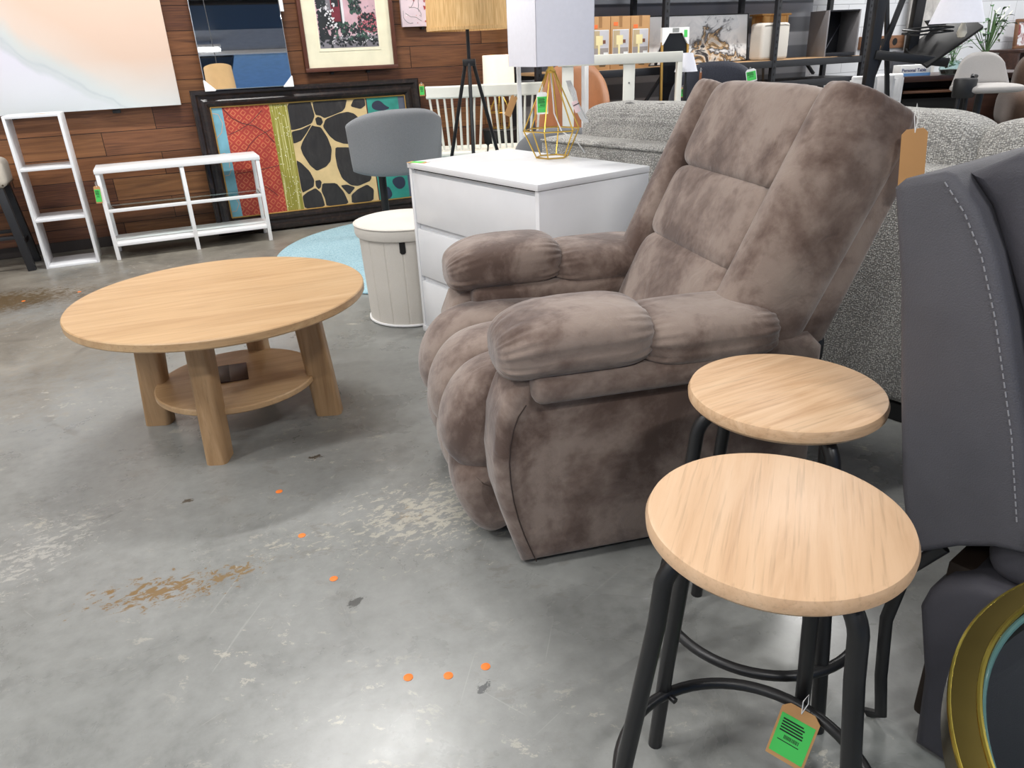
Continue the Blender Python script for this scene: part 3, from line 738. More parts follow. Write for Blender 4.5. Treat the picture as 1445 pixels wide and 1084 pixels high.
mi = thing('wall_mirror', 'frameless rectangular mirror with white corner protectors on the plank wall', 'mirror', (.64, 5.725, .975), 0, rot=(math.radians(-9), 0, 0))
MB().box((-.285, 0, 0), (.285, .006, .78), .001).build('glass', mirror_mat, mi, smooth=False)
MB().box((-.288, .006, -.003), (.288, .018, .783), .001).build('backing', plain('silver_edge', (170, 176, 182), .3, .6), mi)
for s in (-1, 1):
    MB().prism([(s*.292, -.008), (s*.292, .06), (s*.286, .062), (s*.222, -.002), (s*.226, -.008)], -.004, .02).build('corner_protector', white_card, mi, smooth=False)
tg = MB().box((-.012, -.001, 0), (.012, .001, .13), .0005).build('paper_strip', white_card, mi); tg.location = (.30, -.002, .47)

def framed_print():
    P = thing('framed_print', 'brown framed cottage garden print with cream mat and white strap', 'picture', (1.38, 5.80, 1.048), 0, rot=(math.radians(-.5), 0, 0))
    W, H, fw = .675, .78, .028
    fm = plain('brown_frame', (92, 52, 38), .4, var=.12)
    f = MB(); f.box((-W/2, -.005, 0), (W/2, .04, fw), .004).box((-W/2, -.005, H-fw), (W/2, .04, H), .004).box((-W/2, -.005, fw), (-W/2+fw, .04, H-fw), .004).box((W/2-fw, -.005, fw), (W/2, .04, H-fw), .004)
    f.build('frame', fm, P, ang=30)
    MB().box((-W/2+fw, .012, fw), (W/2-fw, .03, H-fw), 0).build('mat_board', plain('cream_mat', (236, 229, 200), .8), P)
    MB().box((-.222, .009, .132), (.222, .0125, H-.14), 0).build('inner_mat', plain('cream_mat_light', (240, 233, 206), .8), P)
    cols = [plain('print_mauve', (206, 170, 178), .5, var=.15), plain('print_plum', (120, 44, 56), .5, var=.25), plain('print_dark', (40, 44, 46), .5, var=.3), plain('print_grey', (128, 124, 130), .5, var=.2), plain('print_rose', (182, 100, 110), .5), plain('print_white', (222, 220, 222), .5), plain('print_green', (58, 84, 72), .5, var=.3)]
    x0, x1, z0, z1 = -.212, .212, .152, .62; y = .0085; m = MB(); lay = [0]
    def rect(a, b, c, d, mi_):
        lay[0] += 1; yy = y-.00003*lay[0]
        m.add([(x0+a*(x1-x0), yy, z0+c*(z1-z0)), (x0+b*(x1-x0), yy, z0+c*(z1-z0)), (x0+b*(x1-x0), yy, z0+d*(z1-z0)), (x0+a*(x1-x0), yy, z0+d*(z1-z0))], [(0, 1, 2, 3)], mi_)
    rect(0, 1, 0, 1, 0); rect(0, 1, 0, .16, 3); rect(.06, .46, .3, .98, 5); rect(.1, .42, .3, .96, 2); rect(.12, .25, .5, .94, 3); rect(.25, .4, .36, .94, 1); rect(.27, .38, .56, .9, 2); rect(.58, .7, .6, 1, 5); rect(.6, .68, .66, 1, 2)
    rr = random.Random(4)
    def blob(n, ax, bx, az, bz, mi_, s=.014):
        for _ in range(n):
            a, c = rr.uniform(ax, bx), rr.uniform(az, bz); r = s*rr.uniform(.5, 1.3); lay[0] += 1; yy = y-.00003*40-.000003*lay[0]
            q = rr.uniform(0, 6.28); px, pz = x0+a*(x1-x0), z0+c*(z1-z0)
            px = min(max(px, x0+r), x1-r); pz = min(max(pz, z0+r), z1-r)
            m.add([(px+r*math.cos(q+i*PI/2.5)*(.6 if i % 2 else 1), yy, pz+r*math.sin(q+i*PI/2.5)*(.6 if i % 2 else 1)) for i in range(5)], [tuple(range(5))], mi_)
    blob(70, 0, .16, .12, .7, 2, .018); blob(110, .16, 1, .08, .32, 2, .016); blob(60, .3, .95, .1, .35, 6, .013); blob(60, .56, .74, .46, .72, 6, .014); blob(40, .58, .76, .48, .72, 2, .01)
    blob(70, .68, 1, .2, .46, 2, .015); blob(70, .66, 1, .2, .46, 4, .007); blob(45, .14, .32, .28, .62, 5, .008); blob(30, .55, 1, .5, .95, 3, .008); blob(60, 0, 1, .02, .14, 2, .01); blob(50, .2, .9, .06, .2, 5, .005)
    m.build('print', cols, P, smooth=False, fixn=False)
    MB().tube([(-.235, -.008, .55), (-.08, -.010, .555), (.1, -.010, .562), (.30, -.008, .585)], .008, 8, flat=.25).build('strap', white_string, P)
framed_print()
for i, x in enumerate((1.235, 1.50)):
    c = thing('picture_clip', ['left black clip under the cottage print', 'right black clip under the cottage print'][i], 'clip', (x, 5.868, 1.028), 0, 'black picture clips on the plank wall')
    MB().box((-.013, -.03, 0), (.013, 0, .018), .003).build('bracket', black_plastic, c); MB().box((-.01, -.04, .004), (.01, -.03, .018), .002).build('lip', black_plastic, c)
def floral():
    P = thing('floral_canvas', 'pale pink floral canvas hanging behind the straw lamp shade', 'painting', (1.785, 5.82, 1.322))
    MB().box((0, 0, 0), (.42, .03, .42), .002).build('canvas', plain('pale_pink', (228, 208, 214), .7), P)
    mats = [plain('petal_red', (176, 66, 60), .7), plain('petal_dark', (44, 62, 56), .7), plain('petal_orange', (226, 124, 70), .7), plain('petal_white', (246, 240, 240), .7), plain('stem_grey', (108, 110, 110), .7)]
    m = MB(); rr = random.Random(11)
    for s in range(7):
        x, z = rr.uniform(.03, .36), rr.uniform(.02, .35); pts = []
        a = rr.uniform(0, 6.28)
        for k in range(7): pts.append((min(max(x, .01), .41), -.0008, min(max(z, .01), .41))); x += .022*math.cos(a); z += .022*math.sin(a); a += rr.uniform(-.6, .6)
        m.tube(pts, .0014, 5, 4)
    for s in range(60):
        x, z = rr.uniform(.02, .4), rr.uniform(.02, .4); r = rr.uniform(.004, .012)*(1.6 if x > .17 else .8); q = rr.uniform(0, 6)
        m.add([(x+r*math.cos(q+i*PI/3)*(1 if i % 2 else .5), -.0011-.00002*s, z+r*math.sin(q+i*PI/3)*(1 if i % 2 else .5)) for i in range(6)], [tuple(range(6))], rr.choice([0, 0, 1, 2, 3, 3]))
    m.build('printed_pattern', mats, P, smooth=False, fixn=False)
floral()
c = thing('picture_clip', 'black clip under the pink floral canvas', 'clip', (1.945, 5.868, 1.302), 0, 'black picture clips on the plank wall')
MB().box((-.013, -.03, 0), (.013, 0, .018), .003).build('bracket', black_plastic, c); MB().box((-.01, -.04, .004), (.01, -.03, .018), .002).build('lip', black_plastic, c)

# big framed painting, leaning on the wall
def big_painting():
    lean = math.atan2(.10, .955)
    P = thing('framed_painting', 'large black framed painting of dark petals beside red and blue strips, leaning on wall', 'painting', (1.05, 5.70, .012), 0, rot=(-lean, 0, 0))
    W, H, fw = 1.60, .965, .112
    fm = NT('dark_wood_frame'); fm.col(fm.ramp(fm.noise(fm.mp((1, 1, 1)), 26, 5, .6, 1), [(.3, (18, 15, 14)), (.55, (38, 29, 26)), (.75, (66, 48, 40))])); fm.set(rough=.3, spec=.5); fm = fm.m
    prof = [(0, .0), (0, .035), (.012, .045), (.030, .045), (.042, .030), (.060, .026), (.075, .034), (.090, .030), (.104, .014), (.112, .006)]   # (in from the edge, out towards the room)
    f = MB(); cor = [(-W/2, 0, 1, 1), (W/2, 0, -1, 1), (W/2, H, -1, -1), (-W/2, H, 1, -1)]
    vs, fs = [], []
    for cx, cz, sx, sz in cor:
        for a, b in prof: vs.append((cx+sx*a, -b, cz+sz*a))
        vs.append((cx+sx*.112, .0, cz+sz*.112)); 
    n = len(prof)+1
    for k in range(4):
        for i in range(n-1):
            a, b = k*n+i, ((k+1) % 4)*n+i; fs.append((a, a+1, b+1, b))
    f.add(vs, fs).box((-W/2+.01, .0, .01), (W/2-.01, .012, H-.01), 0)
    f.build('frame', fm, P, ang=25, fixn=False)
    x0, x1, z0, z1 = -W/2+fw, W/2-fw, fw, H-fw
    g = MB()
    for a, b in (((x0, z0), (x1, z0)), ((x1, z0), (x1, z1)), ((x1, z1), (x0, z1)), ((x0, z1), (x0, z0))): g.tube([(a[0], -.008, a[1]), (b[0], -.008, b[1])], .005, 8)
    g.build('gilt_edge', plain('gilt', (190, 150, 84), .35, .7), P)
    def red():
        t = NT('red_lattice'); v = t.mp((1, 1, 1), (0, PI/4, 0)); ch = t.vor(v, 22, 'DISTANCE_TO_EDGE', .10); n = t.noise(t.mp(), 12, 4)
        k = t.math('MULTIPLY', t.ramp(t.math('ABSOLUTE', t.math('SUBTRACT', ch.outputs['Distance'], .22)), [(0, (1, 1, 1, 1)), (.10, (0, 0, 0, 1))]), t.bw(n, .3, .5))
        t.col(t.mix(t.math('MULTIPLY', k, .9), t.ramp(n, [(.3, (150, 48, 40)), (.7, (178, 62, 48))]), (206, 128, 84))); t.set(rough=.5); return t.m
    def olive():
        t = NT('olive_stripes'); s = t.noise(t.mp((130, 1, 2.5)), 1, 2); t.col(t.ramp(s, [(.44, (140, 134, 50)), (.56, (152, 144, 58)), (.62, (206, 200, 140))])); t.set(rough=.5); return t.m
    def smoky():
        t = NT('charcoal_petal'); n = t.noise(t.mp((3, 1, 1)), 7, 6, .65, .6); t.col(t.ramp(n, [(.35, (33, 31, 31)), (.6, (46, 43, 42)), (.8, (72, 68, 66))])); t.set(rough=.5); return t.m
    mats = [plain('sky_blue_strip', (112, 166, 182), .5, var=.15), red(), olive(), plain('sand_ground', (208, 182, 132), .5, var=.12), smoky(), plain('teal_strip', (44, 138, 124), .5, var=.2), plain('slate_strip', (84, 90, 106), .5), plain('ink_blue', (40, 46, 66), .5), plain('dark_line', (74, 24, 22), .5), plain('white_dot', (236, 234, 206), .5), plain('peach_line', (212, 160, 128), .5)]
    m = MB()
    def X(u, v, y): return (x0+u*(x1-x0), y, z0+v*(z1-z0))
    def poly(pts, mi_, y=-.0015): m.add([X(u, v, y) for u, v in pts], [tuple(range(len(pts)))], mi_)
    def smooth(pts, it=2):
        for _ in range(it):
            q = []
            for i, a in enumerate(pts):
                b = pts[(i+1) % len(pts)]; q += [(a[0]*.75+b[0]*.25, a[1]*.75+b[1]*.25), (a[0]*.25+b[0]*.75, a[1]*.25+b[1]*.75)]
            pts = q
        return pts
    for a, b, k in ((0, .054, 0), (.054, .282, 1), (.282, .371, 2), (.371, .785, 3), (.785, .962, 5), (.962, 1, 6)): poly([(a, 0), (b, 0), (b, 1), (a, 1)], k)
    poly([(.783, 0), (.789, 0), (.789, 1), (.783, 1)], 8, -.002)
    petals = [[(.372, .995), (.491, .996), (.496, .949), (.502, .865), (.482, .801), (.424, .767), (.386, .755), (.372, .757)],
        [(.505, .994), (.682, .995), (.667, .921), (.65, .89), (.6, .862), (.553, .839), (.534, .865), (.512, .873), (.506, .923)],
        [(.504, .84), (.519, .855), (.537, .841), (.541, .802), (.527, .773), (.507, .784)],
        [(.372, .736), (.422, .75), (.479, .788), (.45, .721), (.414, .65), (.385, .633), (.372, .632)],
        [(.482, .776), (.494, .766), (.525, .753), (.551, .656), (.564, .55), (.549, .439), (.521, .391), (.47, .36), (.441, .414), (.413, .522), (.407, .583), (.423, .64)],
        [(.54, .76), (.559, .825), (.629, .867), (.678, .878), (.711, .857), (.76, .753), (.74, .583), (.638, .588), (.592, .624), (.567, .671)],
        [(.372, .47), (.396, .439), (.432, .354), (.447, .272), (.439, .211), (.403, .183), (.375, .165)],
        [(.589, .555), (.645, .546), (.742, .522), (.766, .357), (.752, .214), (.678, .174), (.639, .19), (.599, .261), (.583, .372), (.581, .478)],
        [(.453, .262), (.477, .266), (.485, .244), (.476, .195), (.463, .18), (.452, .209)],
        [(.374, .127), (.401, .16), (.447, .192), (.472, .142), (.478, .087), (.482, .01), (.376, .01)],
        [(.489, .229), (.561, .218), (.594, .126), (.612, .01), (.492, .01), (.49, .084), (.478, .159)],
        [(.584, .192), (.619, .194), (.661, .159), (.622, .093)],
        [(.632, .01), (.636, .09), (.675, .138), (.728, .173), (.761, .12), (.75, .01)],
        [(.70, .93), (.75, .90), (.78, .93), (.78, .99), (.72, .99)]]
    def corner(pts, f=.12):
        q = []
        for i, a in enumerate(pts):
            b = pts[(i+1) % len(pts)]; q += [(a[0]*(1-f)+b[0]*f, a[1]*(1-f)+b[1]*f), (a[0]*f+b[0]*(1-f), a[1]*f+b[1]*(1-f))]
        cx_, cy_ = sum(p[0] for p in q)/len(q), sum(p[1] for p in q)/len(q)
        return [(min(max(cx_+(p[0]-cx_)*1.03, .372), .78), min(max(cy_+(p[1]-cy_)*1.03, .004), .996)) for p in q]
    for k, q in enumerate(petals): poly(corner(q), 4, -.0022-.00005*k)
    for q in ([(.812, .931), (.831, .963), (.861, .968), (.888, .914), (.917, .888), (.865, .864), (.816, .887)], [(.80, .02), (.84, .16), (.87, .05), (.84, .0)], [(.86, .2), (.94, .23), (.95, .12), (.9, .08)], [(.80, .5), (.86, .6), (.93, .5), (.88, .38)]): poly(smooth(q), 7, -.0022)
    def line(pts, mi_, r=.0022): m.tube([X(u, v, -.002) for u, v in pts], r, 5, mi_, flat=.3)
    line([(.057, .99), (.09, .899), (.136, .846), (.194, .814), (.241, .75), (.277, .654)], 8, .003); line([(.058, .751), (.113, .784), (.18, .848), (.242, .945)], 8); line([(.117, .554), (.152, .648), (.203, .723), (.27, .771)], 8); line([(.06, .40), (.16, .41), (.28, .44)], 8); line([(.15, .30), (.2, .25), (.25, .16)], 8)
    for q in ([(.003, .95), (.031, .938), (.044, .858), (.031, .779), (.004, .735)], [(.001, .589), (.027, .593), (.041, .533), (.036, .46)], [(.003, .391), (.027, .394), (.045, .449)], [(.006, .056), (.028, .06), (.048, .125), (.036, .18)]): line(q, 10, .002)
    rr = random.Random(2)
    for _ in range(90):
        u, v, r = rr.uniform(.287, .366), rr.uniform(.02, .98), .003; p = X(u, v, -.0022); m.add([(p[0]+r*math.cos(i*PI/3), p[1], p[2]+r*math.sin(i*PI/3)) for i in range(6)], [tuple(range(6))], 9)
    m.build('painted_panel', mats, P, smooth=False, fixn=False)
big_painting()
price_tag('green stickered price tag at the top right corner of the large painting', (1.862, 5.73, .945), 0, .04, .085, True, .01)

# ------------------------------------------------------------------ white shelves on the left
def tall_shelf():
    S = thing('open_bookcase', 'narrow white open-back shelf with three square bays by the plank wall', 'shelf', (-.654, 5.52, 0))
    x0, x1, y0, y1, t = -.151, .151, -.13, .13, .016
    for x in (x0, x1-t): MB().box((x, y0, 0), (x+t, y1, .905), .0015).build('side_panel', white_lam, S, ang=30)
    for z in (.0, .288, .590, .889): MB().box((x0+t, y0, z), (x1-t, y1, z+t), .0015).build('shelf', white_lam, S, ang=30)
tall_shelf()
tt = thing('price_tag', 'small kraft tag lying on top of the narrow white shelf', 'tag', (-.60, 5.45, .9056), .1)
MB().prism([(-.04, -.016), (.034, -.016), (.04, -.01), (.04, .01), (.034, .016), (-.04, .016)], 0, .001, M=Matrix.Rotation(-PI/2, 4, 'X')).build('card', kraft, tt, smooth=False); MB().tube([(.035, 0, .001), (.06, .005, .003), (.065, -.006, .002), (.035, 0, .001)], .0008, 6).build('string', white_string, tt)
def console():
    K = thing('console_table', 'low white metal console table with a glass middle shelf', 'table', (.09, 5.53, 0))
    X0, X1, y0, y1, q = -.493, .49, -.15, .15, .024
    for x in (X0+q/2, .006, X1-q/2):
        for y in (y0+q/2, y1-q/2): MB().box((x-q/2, y-q/2, 0), (x+q/2, y+q/2, .542), .002).build('leg', white_metal, K, ang=30)
    MB().box((X0-.004, y0-.004, .541), (X1+.004, y1+.004, .566), .002).build('tabletop', white_metal, K, ang=30)
    MB().box((X0+q, y0+.002, .086), (X1-q, y1-.002, .108), .002).box((X0, y0+q, .088), (X0+q, y1-q, .106), .001).box((X1-q, y0+q, .088), (X1, y1-q, .106), .001).build('lower_shelf', white_metal, K, ang=30)
    r = MB(); zz = .300
    r.box((X0+q, y0+.002, zz), (X1-q, y0+.022, zz+.02), .001).box((X0, y0+q, zz), (X0+.02, y1-q, zz+.02), .001).box((X1-.02, y0+q, zz), (X1, y1-q, zz+.02), .001).box((X0+q, y1-.02, zz), (X1-q, y1-.004, zz+.006), .001)
    r.build('middle_rail', white_metal, K, ang=30)
    MB().box((X0+.022, y0+.024, zz+.008), (X1-.022, y1-.01, zz+.014), .001).build('glass_shelf', glass, K, ang=30)
console()
price_tag('small kraft tag with green sticker tied to the white console table', (-.408, 5.362, .505), .1, .036, .105, True, .03, tilt=.06)
def bench():
    B = thing('bench', 'beige upholstered bench with nailheads and black legs at the far left', 'bench', (-1.30, 5.55, 0))
    MB().box((-.42, -.16, .505), (.42, .16, .665), .04, seg=5).build('seat', beige_linen, B)
    n = MB()
    for i in range(24): n.lathe([(.0001, .004), (.005, .002), (.006, 0)], 8, caps=False, M=Matrix.Translation((-.40+.0348*i, -.16, .525)) @ Matrix.Rotation(PI/2, 4, 'X'))
    for i in range(8): n.lathe([(.0001, .004), (.005, .002), (.006, 0)], 8, caps=False, M=Matrix.Translation((.42, -.13+.036*i, .525)) @ Matrix.Rotation(PI/2, 4, 'Y'))
    n.build('nailheads', plain('antique_nail', (80, 70, 58), .35, .8), B)
    bw = plain('black_wood', (30, 30, 33), .5)
    for sx in (-1, 1):
        for sy in (-1, 1): MB().bar((sx*.37, sy*.12, .505), (sx*.415, sy*.135, 0), .045, .045, .003).build('leg', bw, B, ang=30)
    MB().bar((-.40, -.128, .21), (.40, -.128, .21), .03, .02).bar((-.40, .128, .21), (.40, .128, .21), .03, .02).bar((.395, -.12, .16), (.395, .12, .16), .02, .03).build('stretcher', bw, B, ang=30)
bench()

# ------------------------------------------------------------------ white spindle chairs, lamp table behind
def spindle_chair(label, px, py):
    S = thing('spindle_chair', label, 'chair', G(px, py, .012), GA(180), 'white spindle back chairs')
    # back at y=0, seat towards -y
    MB().grid(lambda u, v: ((-.19+.38*u), .035*(1-(2*u-1)**2)-.012+.0, .865+.058*v), 24, 4).grid(lambda u, v: ((-.19+.38*u), .035*(1-(2*u-1)**2)+.008, .865+.058*v), 24, 4).build('crest_rail', cream_paint, S, fixn=False)
    cap = MB()
    cap.tube([(-.19+.38*i/24, .035*(1-(i/12-1)**2)-.002, .923) for i in range(25)], .010, 8).tube([(-.19+.38*i/24, .035*(1-(i/12-1)**2)-.002, .866) for i in range(25)], .010, 8); cap.build('crest_edge', cream_paint, S)
    for i in range(8):
        u = i/7; x = -.172+.344*u; MB().tube([(x*.82, -.02+.01*(1-(2*u-1)**2), .53), (x, .035*(1-(2*u-1)**2)-.002, .87)], [.0085, .0068], 8).build('spindle', cream_paint, S)
    MB().box((-.183, -.36, .488), (.183, .02, .522), .012, seg=3).build('seat', cream_paint, S)
    for sx in (-1, 1):
        for y in (-.32, -.02): MB().tube([(sx*.15, y, .49), (sx*.17, y+(.03 if y > -.1 else -.03), 0)], .014, 10).build('leg', cream_paint, S)
spindle_chair('left white spindle-back chair, behind the tripod lamp', -.285, 5.2)
spindle_chair('right white spindle-back chair with a kraft tag, behind the gold wire lamp', .092, 5.2)
price_tag('blank kraft tag hanging from the right spindle chair', G(.105, 5.10, .89), GA(15), .045, .13, False, .02, tilt=.42)
tb = thing('side_table', 'round black side table behind the spindle chairs', 'table', G(.0, 5.76, .012), 0)
MB().lathe([(.0001, .0), (.075, .0), (.085, .2), (.125, .50), (.132, .585), (.13, .598), (.0001, .60)], 40, caps=False).build('drum', black_plastic, tb); MB().lathe([(.133, .592), (.137, .6), (.133, .606), (.0001, .607)], 40, caps=False).build('top', black_plastic, tb)
dl = thing('table_lamp', 'lamp with glowing pale drum shade on the round black side table', 'lamp', G(.0, 5.76, .619), 0)
MB().lathe([(.112, .29), (.110, .49), (.107, .49), (.109, .29)], 56, caps=False).build('lamp_shade', lit_shade, dl)
wf = MB()
for k in range(6):
    a, b = k*PI/3, (k+1)*PI/3
    wf.tube([(.07*math.cos(a), .07*math.sin(a), .003), (.09*math.cos(a), .09*math.sin(a), .11), (.012*math.cos(a), .012*math.sin(a), .25)], .003, 6)
    wf.tube([(.07*math.cos(a), .07*math.sin(a), .003), (.07*math.cos(b), .07*math.sin(b), .003)], .003, 6).tube([(.09*math.cos(a), .09*math.sin(a), .11), (.09*math.cos(b), .09*math.sin(b), .11)], .003, 6)
wf.build('wire_base', gold, dl); MB().lathe([(.012, .25), (.012, .38)], 10).build('socket', gold, dl)
dp = bpy.data.lights.new('lamp_bulb', 'POINT'); dp.energy = 3; dp.color = (1, .82, .62); dp.shadow_soft_size = .03; dpo = bpy.data.objects.new('lamp_bulb', dp); C.objects.link(dpo); dpo.parent = dl; dpo.location = (0, 0, .42)

# slim white etagere, white bed frame, tan chair
def etagere():
    E = thing('etagere', 'slim white metal shelf frame behind the gold wire lamp', 'shelf', G(.33, 4.98, .012), GA(0))
    for sx in (-1, 1):
        for y in (-.08, .12): MB().box((sx*.205-.011, y-.011, 0), (sx*.205+.011, y+.011, 1.22), .002).build('post', white_metal, E, ang=30)
    for z in (.22, .625, 1.20): MB().box((-.205, -.08, z-.012), (.205, .12, z+.012), .002).build('shelf', white_metal, E, ang=30)
etagere()
def bed():
    B = thing('bed_frame', 'cream white wooden bed end with flat posts behind the tweed sofa', 'bed', G(.70, 4.6, .012), GA(-1))
    MB().box((-.36, -.012, 1.030), (.345, .018, 1.085), .003).build('top_rail', cream_paint, B, ang=30)
    for x, w_ in ((-.305, .066), (.045, .066)): MB().box((x-w_/2, -.004, .0), (x+w_/2, .014, 1.03), .003).build('post', cream_paint, B, ang=30)
    MB().box((.318, -.012, .0), (.345, .05, 1.03), .003).build('end_post', cream_paint, B, ang=30)
    MB().box((-.36, .0, .32), (.33, .012, .42), .003).build('lower_rail', cream_paint, B, ang=30)
    MB().lathe([(.005, 0), (.005, .002)], 10, M=Matrix.Translation((.045, -.004, .93)) @ Matrix.Rotation(PI/2, 4, 'X')).build('screw', plain('bolt_grey', (150, 150, 145), .3, .8), B)
bed()
def tub_chair(name, label, loc, rz, mat, w_, zseat, ztop, cat='chair', legs=True):
    T = thing(name, label, cat, loc, rz)
    def back(side):
        def fn(u, v):
            a = math.radians(-175+170*u); k = 2*u-1
            z0 = zseat-.04; z1 = ztop-(ztop-zseat)*.55*abs(k)**2.4
            th = .035*max(0, 1-abs(2*v-1)**5)**.5*max(0, 1-abs(k)**14)**.5
            r = w_/2*(1+.10*v)+side*th
            return (r*math.cos(a), -r*math.sin(a)*.95, z0+(z1-z0)*v)
        return fn
    MB().grid(back(1), 48, 24).grid(back(-1), 48, 24).build('backrest', mat, T, ang=80, fixn=False)
    MB().pillow((0, -.02, zseat), (w_*.47, w_*.46, .07), .4, .5).build('seat', mat, T, ang=80)
    MB().lathe([(.03, .02), (.03, zseat-.05)], 16).build('pole', black_metal, T); MB().lathe([(.15, 0), (.15, .012), (.04, .03)], 32).build('base_plate', black_metal, T)
    return T
tc = tub_chair('swivel_chair', 'tan leather swivel chair with tall rounded back behind the tweed sofa', G(.50, 5.60), GA(-12), tan_leather, .46, .50, 1.045)
MB().tube([(.16, .215, .55), (.155, .235, .8), (.14, .24, .98)], .004, 6).build('seam', plain('tan_seam', (122, 80, 54), .6), tc)
tub_chair('tub_chair', 'smooth grey tub chair beside the left end of the tweed sofa', G(.36, 4.26, .012), GA(170), grey_smooth, .50, .42, .76)
nv = tub_chair('swivel_chair', 'dark slate fabric chair in front of the storage rack', G(1.37, 5.10), GA(168), navy_fabric, .48, .60, 1.03)
price_tag('white tag with green sticker standing on the slate chair', G(1.50, 4.80, .99), GA(-20), .06, .07, True, .01, board=white_card, tilt=-.2)
price_tag('narrow brown tag on the side of the slate chair back', G(1.20, 4.78, 1.00), GA(0), .014, .10, False, .02, board=plain('rust_card', (150, 96, 62), .7))

# ------------------------------------------------------------------ grey tweed sofa (its back towards the recliner)
def sofa():
    S = thing('sofa', 'long light grey tweed sofa seen from behind, beyond the recliner', 'sofa', G(.985, 2.435), GA(-52))
    # local x along the back, +y towards the sofa's seat side
    x0, x1 = -1.33, 1.33
    MB().box((x0, 0, .06), (x1, .20, .785), .035, seg=4).build('back_frame', tweed, S, ang=60)
    MB().tube([(x0+.02, -.002, .772), (0, -.004, .774), (x1-.02, -.002, .772)], .006, 8).build('back_piping', tweed, S)
    MB().box((x0+.02, .01, .0), (x1-.02, .85, .06), .005).build('base', black_plastic, S)
    MB().box((x0, .18, .06), (x1, .88, .34), .03, seg=3).build('seat_base', tweed, S, ang=60)
    for x in (x0, x1-.2): MB().box((x, .02, .06), (x+.2, .90, .62), .05, seg=4).build('arm', tweed, S, ang=60)
    L = (x1-x0-.20)/3
    for k in range(3):
        a = x0+.10+L*k
        MB().box((a+.01, .22, .33), (a+L-.01, .90, .48), .04, seg=4).build('seat_cushion', tweed, S, ang=60)
        def mod(x, y, z, om):
            return x, y, z*(1+.03*math.sin(x*4+k)) + .02*math.sin(x*9+k*2)*(1 if z > 0 else 0)
        cu = MB().pillow((a+L/2, .27, .70), (L/2+.015, .125, .225), .30, .45, 44, 48, mod=mod).build('back_cushion', tweed, S, ang=80)
        MB().tube([(a+L/2-(L/2-.04)+(L-.08)*i/30, .205+.0, .908+.012*math.sin(i*.9+k)-.05*abs(i/15-1)**7) for i in range(31)], .006, 8).build('piping', plain('dark_piping', (118, 117, 115), .9), cu)
sofa()

# ------------------------------------------------------------------ charcoal recliner at the right
def charcoal():
    Wd = Vector((.61, -.79)).normalized(); ang = math.degrees(math.atan2(Wd.y, Wd.x))
    K = thing('recliner_chair', 'charcoal grey recliner at the right edge, seen from its side', 'recliner', G(.678, .928), GA(ang))
    # local x towards the chair's front, y away from the viewer (width), z up
    side = [(-.075, .372), (-.105, .48), (-.135, .636), (-.165, .81), (-.197, .945), (-.185, .958), (-.132, .974), (-.118, .970), (-.080, .928), (-.048, .873), (-.014, .79), (.014, .707), (.04, .63), (.075, .50), (.085, .455), (.04, .444), (-.007, .419), (-.05, .385)]
    MB().prism(side, 0.0, .62, .014, seg=3).build('backrest', grey_leather, K, ang=35)
    fr = [(-.118, .968), (-.06, 1.0), (.02, .99), (.075, .90), (.11, .75), (.16, .58), (.20, .46), (.06, .44), (.04, .63), (-.014, .79), (-.08, .925)]
    MB().prism(fr, .03, .60, .03, seg=4).build('back_cushion', grey_leather_dk, K, ang=50)
    MB().pillow((.0, .33, .975), (.085, .26, .09), .6, .5).build('head_cushion', grey_leather_dk, K, ang=80)
    st = MB(); path = [(-.128, .962), (-.094, .923), (-.062, .87), (-.028, .788), (0.0, .705), (.026, .628), (.06, .50)]
    for (a, b), (c, d) in zip(path, path[1:]):
        n = max(2, int(math.hypot(c-a, d-b)/.012))
        for i in range(n):
            t0, t1 = (i+.15)/n, (i+.75)/n; st.tube([(a+(c-a)*t0, -.0008, b+(d-b)*t0), (a+(c-a)*t1, -.0008, b+(d-b)*t1)], .0011, 5)
    st.build('stitching', plain('grey_thread', (138, 138, 142), .8), K)
    base = [(.0, .0), (-.012, .15), (-.042, .28), (-.035, .315), (-.015, .345), (.03, .372), (.09, .38), (.75, .38), (.78, .34), (.78, .0)]
    MB().prism(base, .0, .13, .02, seg=3).prism(base, .50, .63, .02, seg=3).build('side_panel', grey_leather_dk, K, ang=50)
    MB().box((.12, .13, .12), (.80, .50, .44), .04, seg=3).build('seat', grey_leather_dk, K)
    MB().box((.02, .02, .37), (.72, .115, .50), .045, seg=4).build('armrest', grey_leather_dk, K); MB().box((.02, .515, .37), (.72, .61, .50), .045, seg=4).build('armrest', grey_leather_dk, K)
    MB().box((-.03, .05, .02), (.10, .58, .36), .01).build('rear_frame', plain('dark_brown_frame', (40, 28, 18), .7), K)
    for y in (.0, .60): MB().tube([(-.03, y+.02, .40), (-.075, y+.015, .33), (-.088, y+.01, .22), (-.075, y+.005, .10), (-.062, y+.005, .02), (-.085, y+.005, .004)], .011, 10, flat=.6).build('rear_leg', black_metal, K)
charcoal()
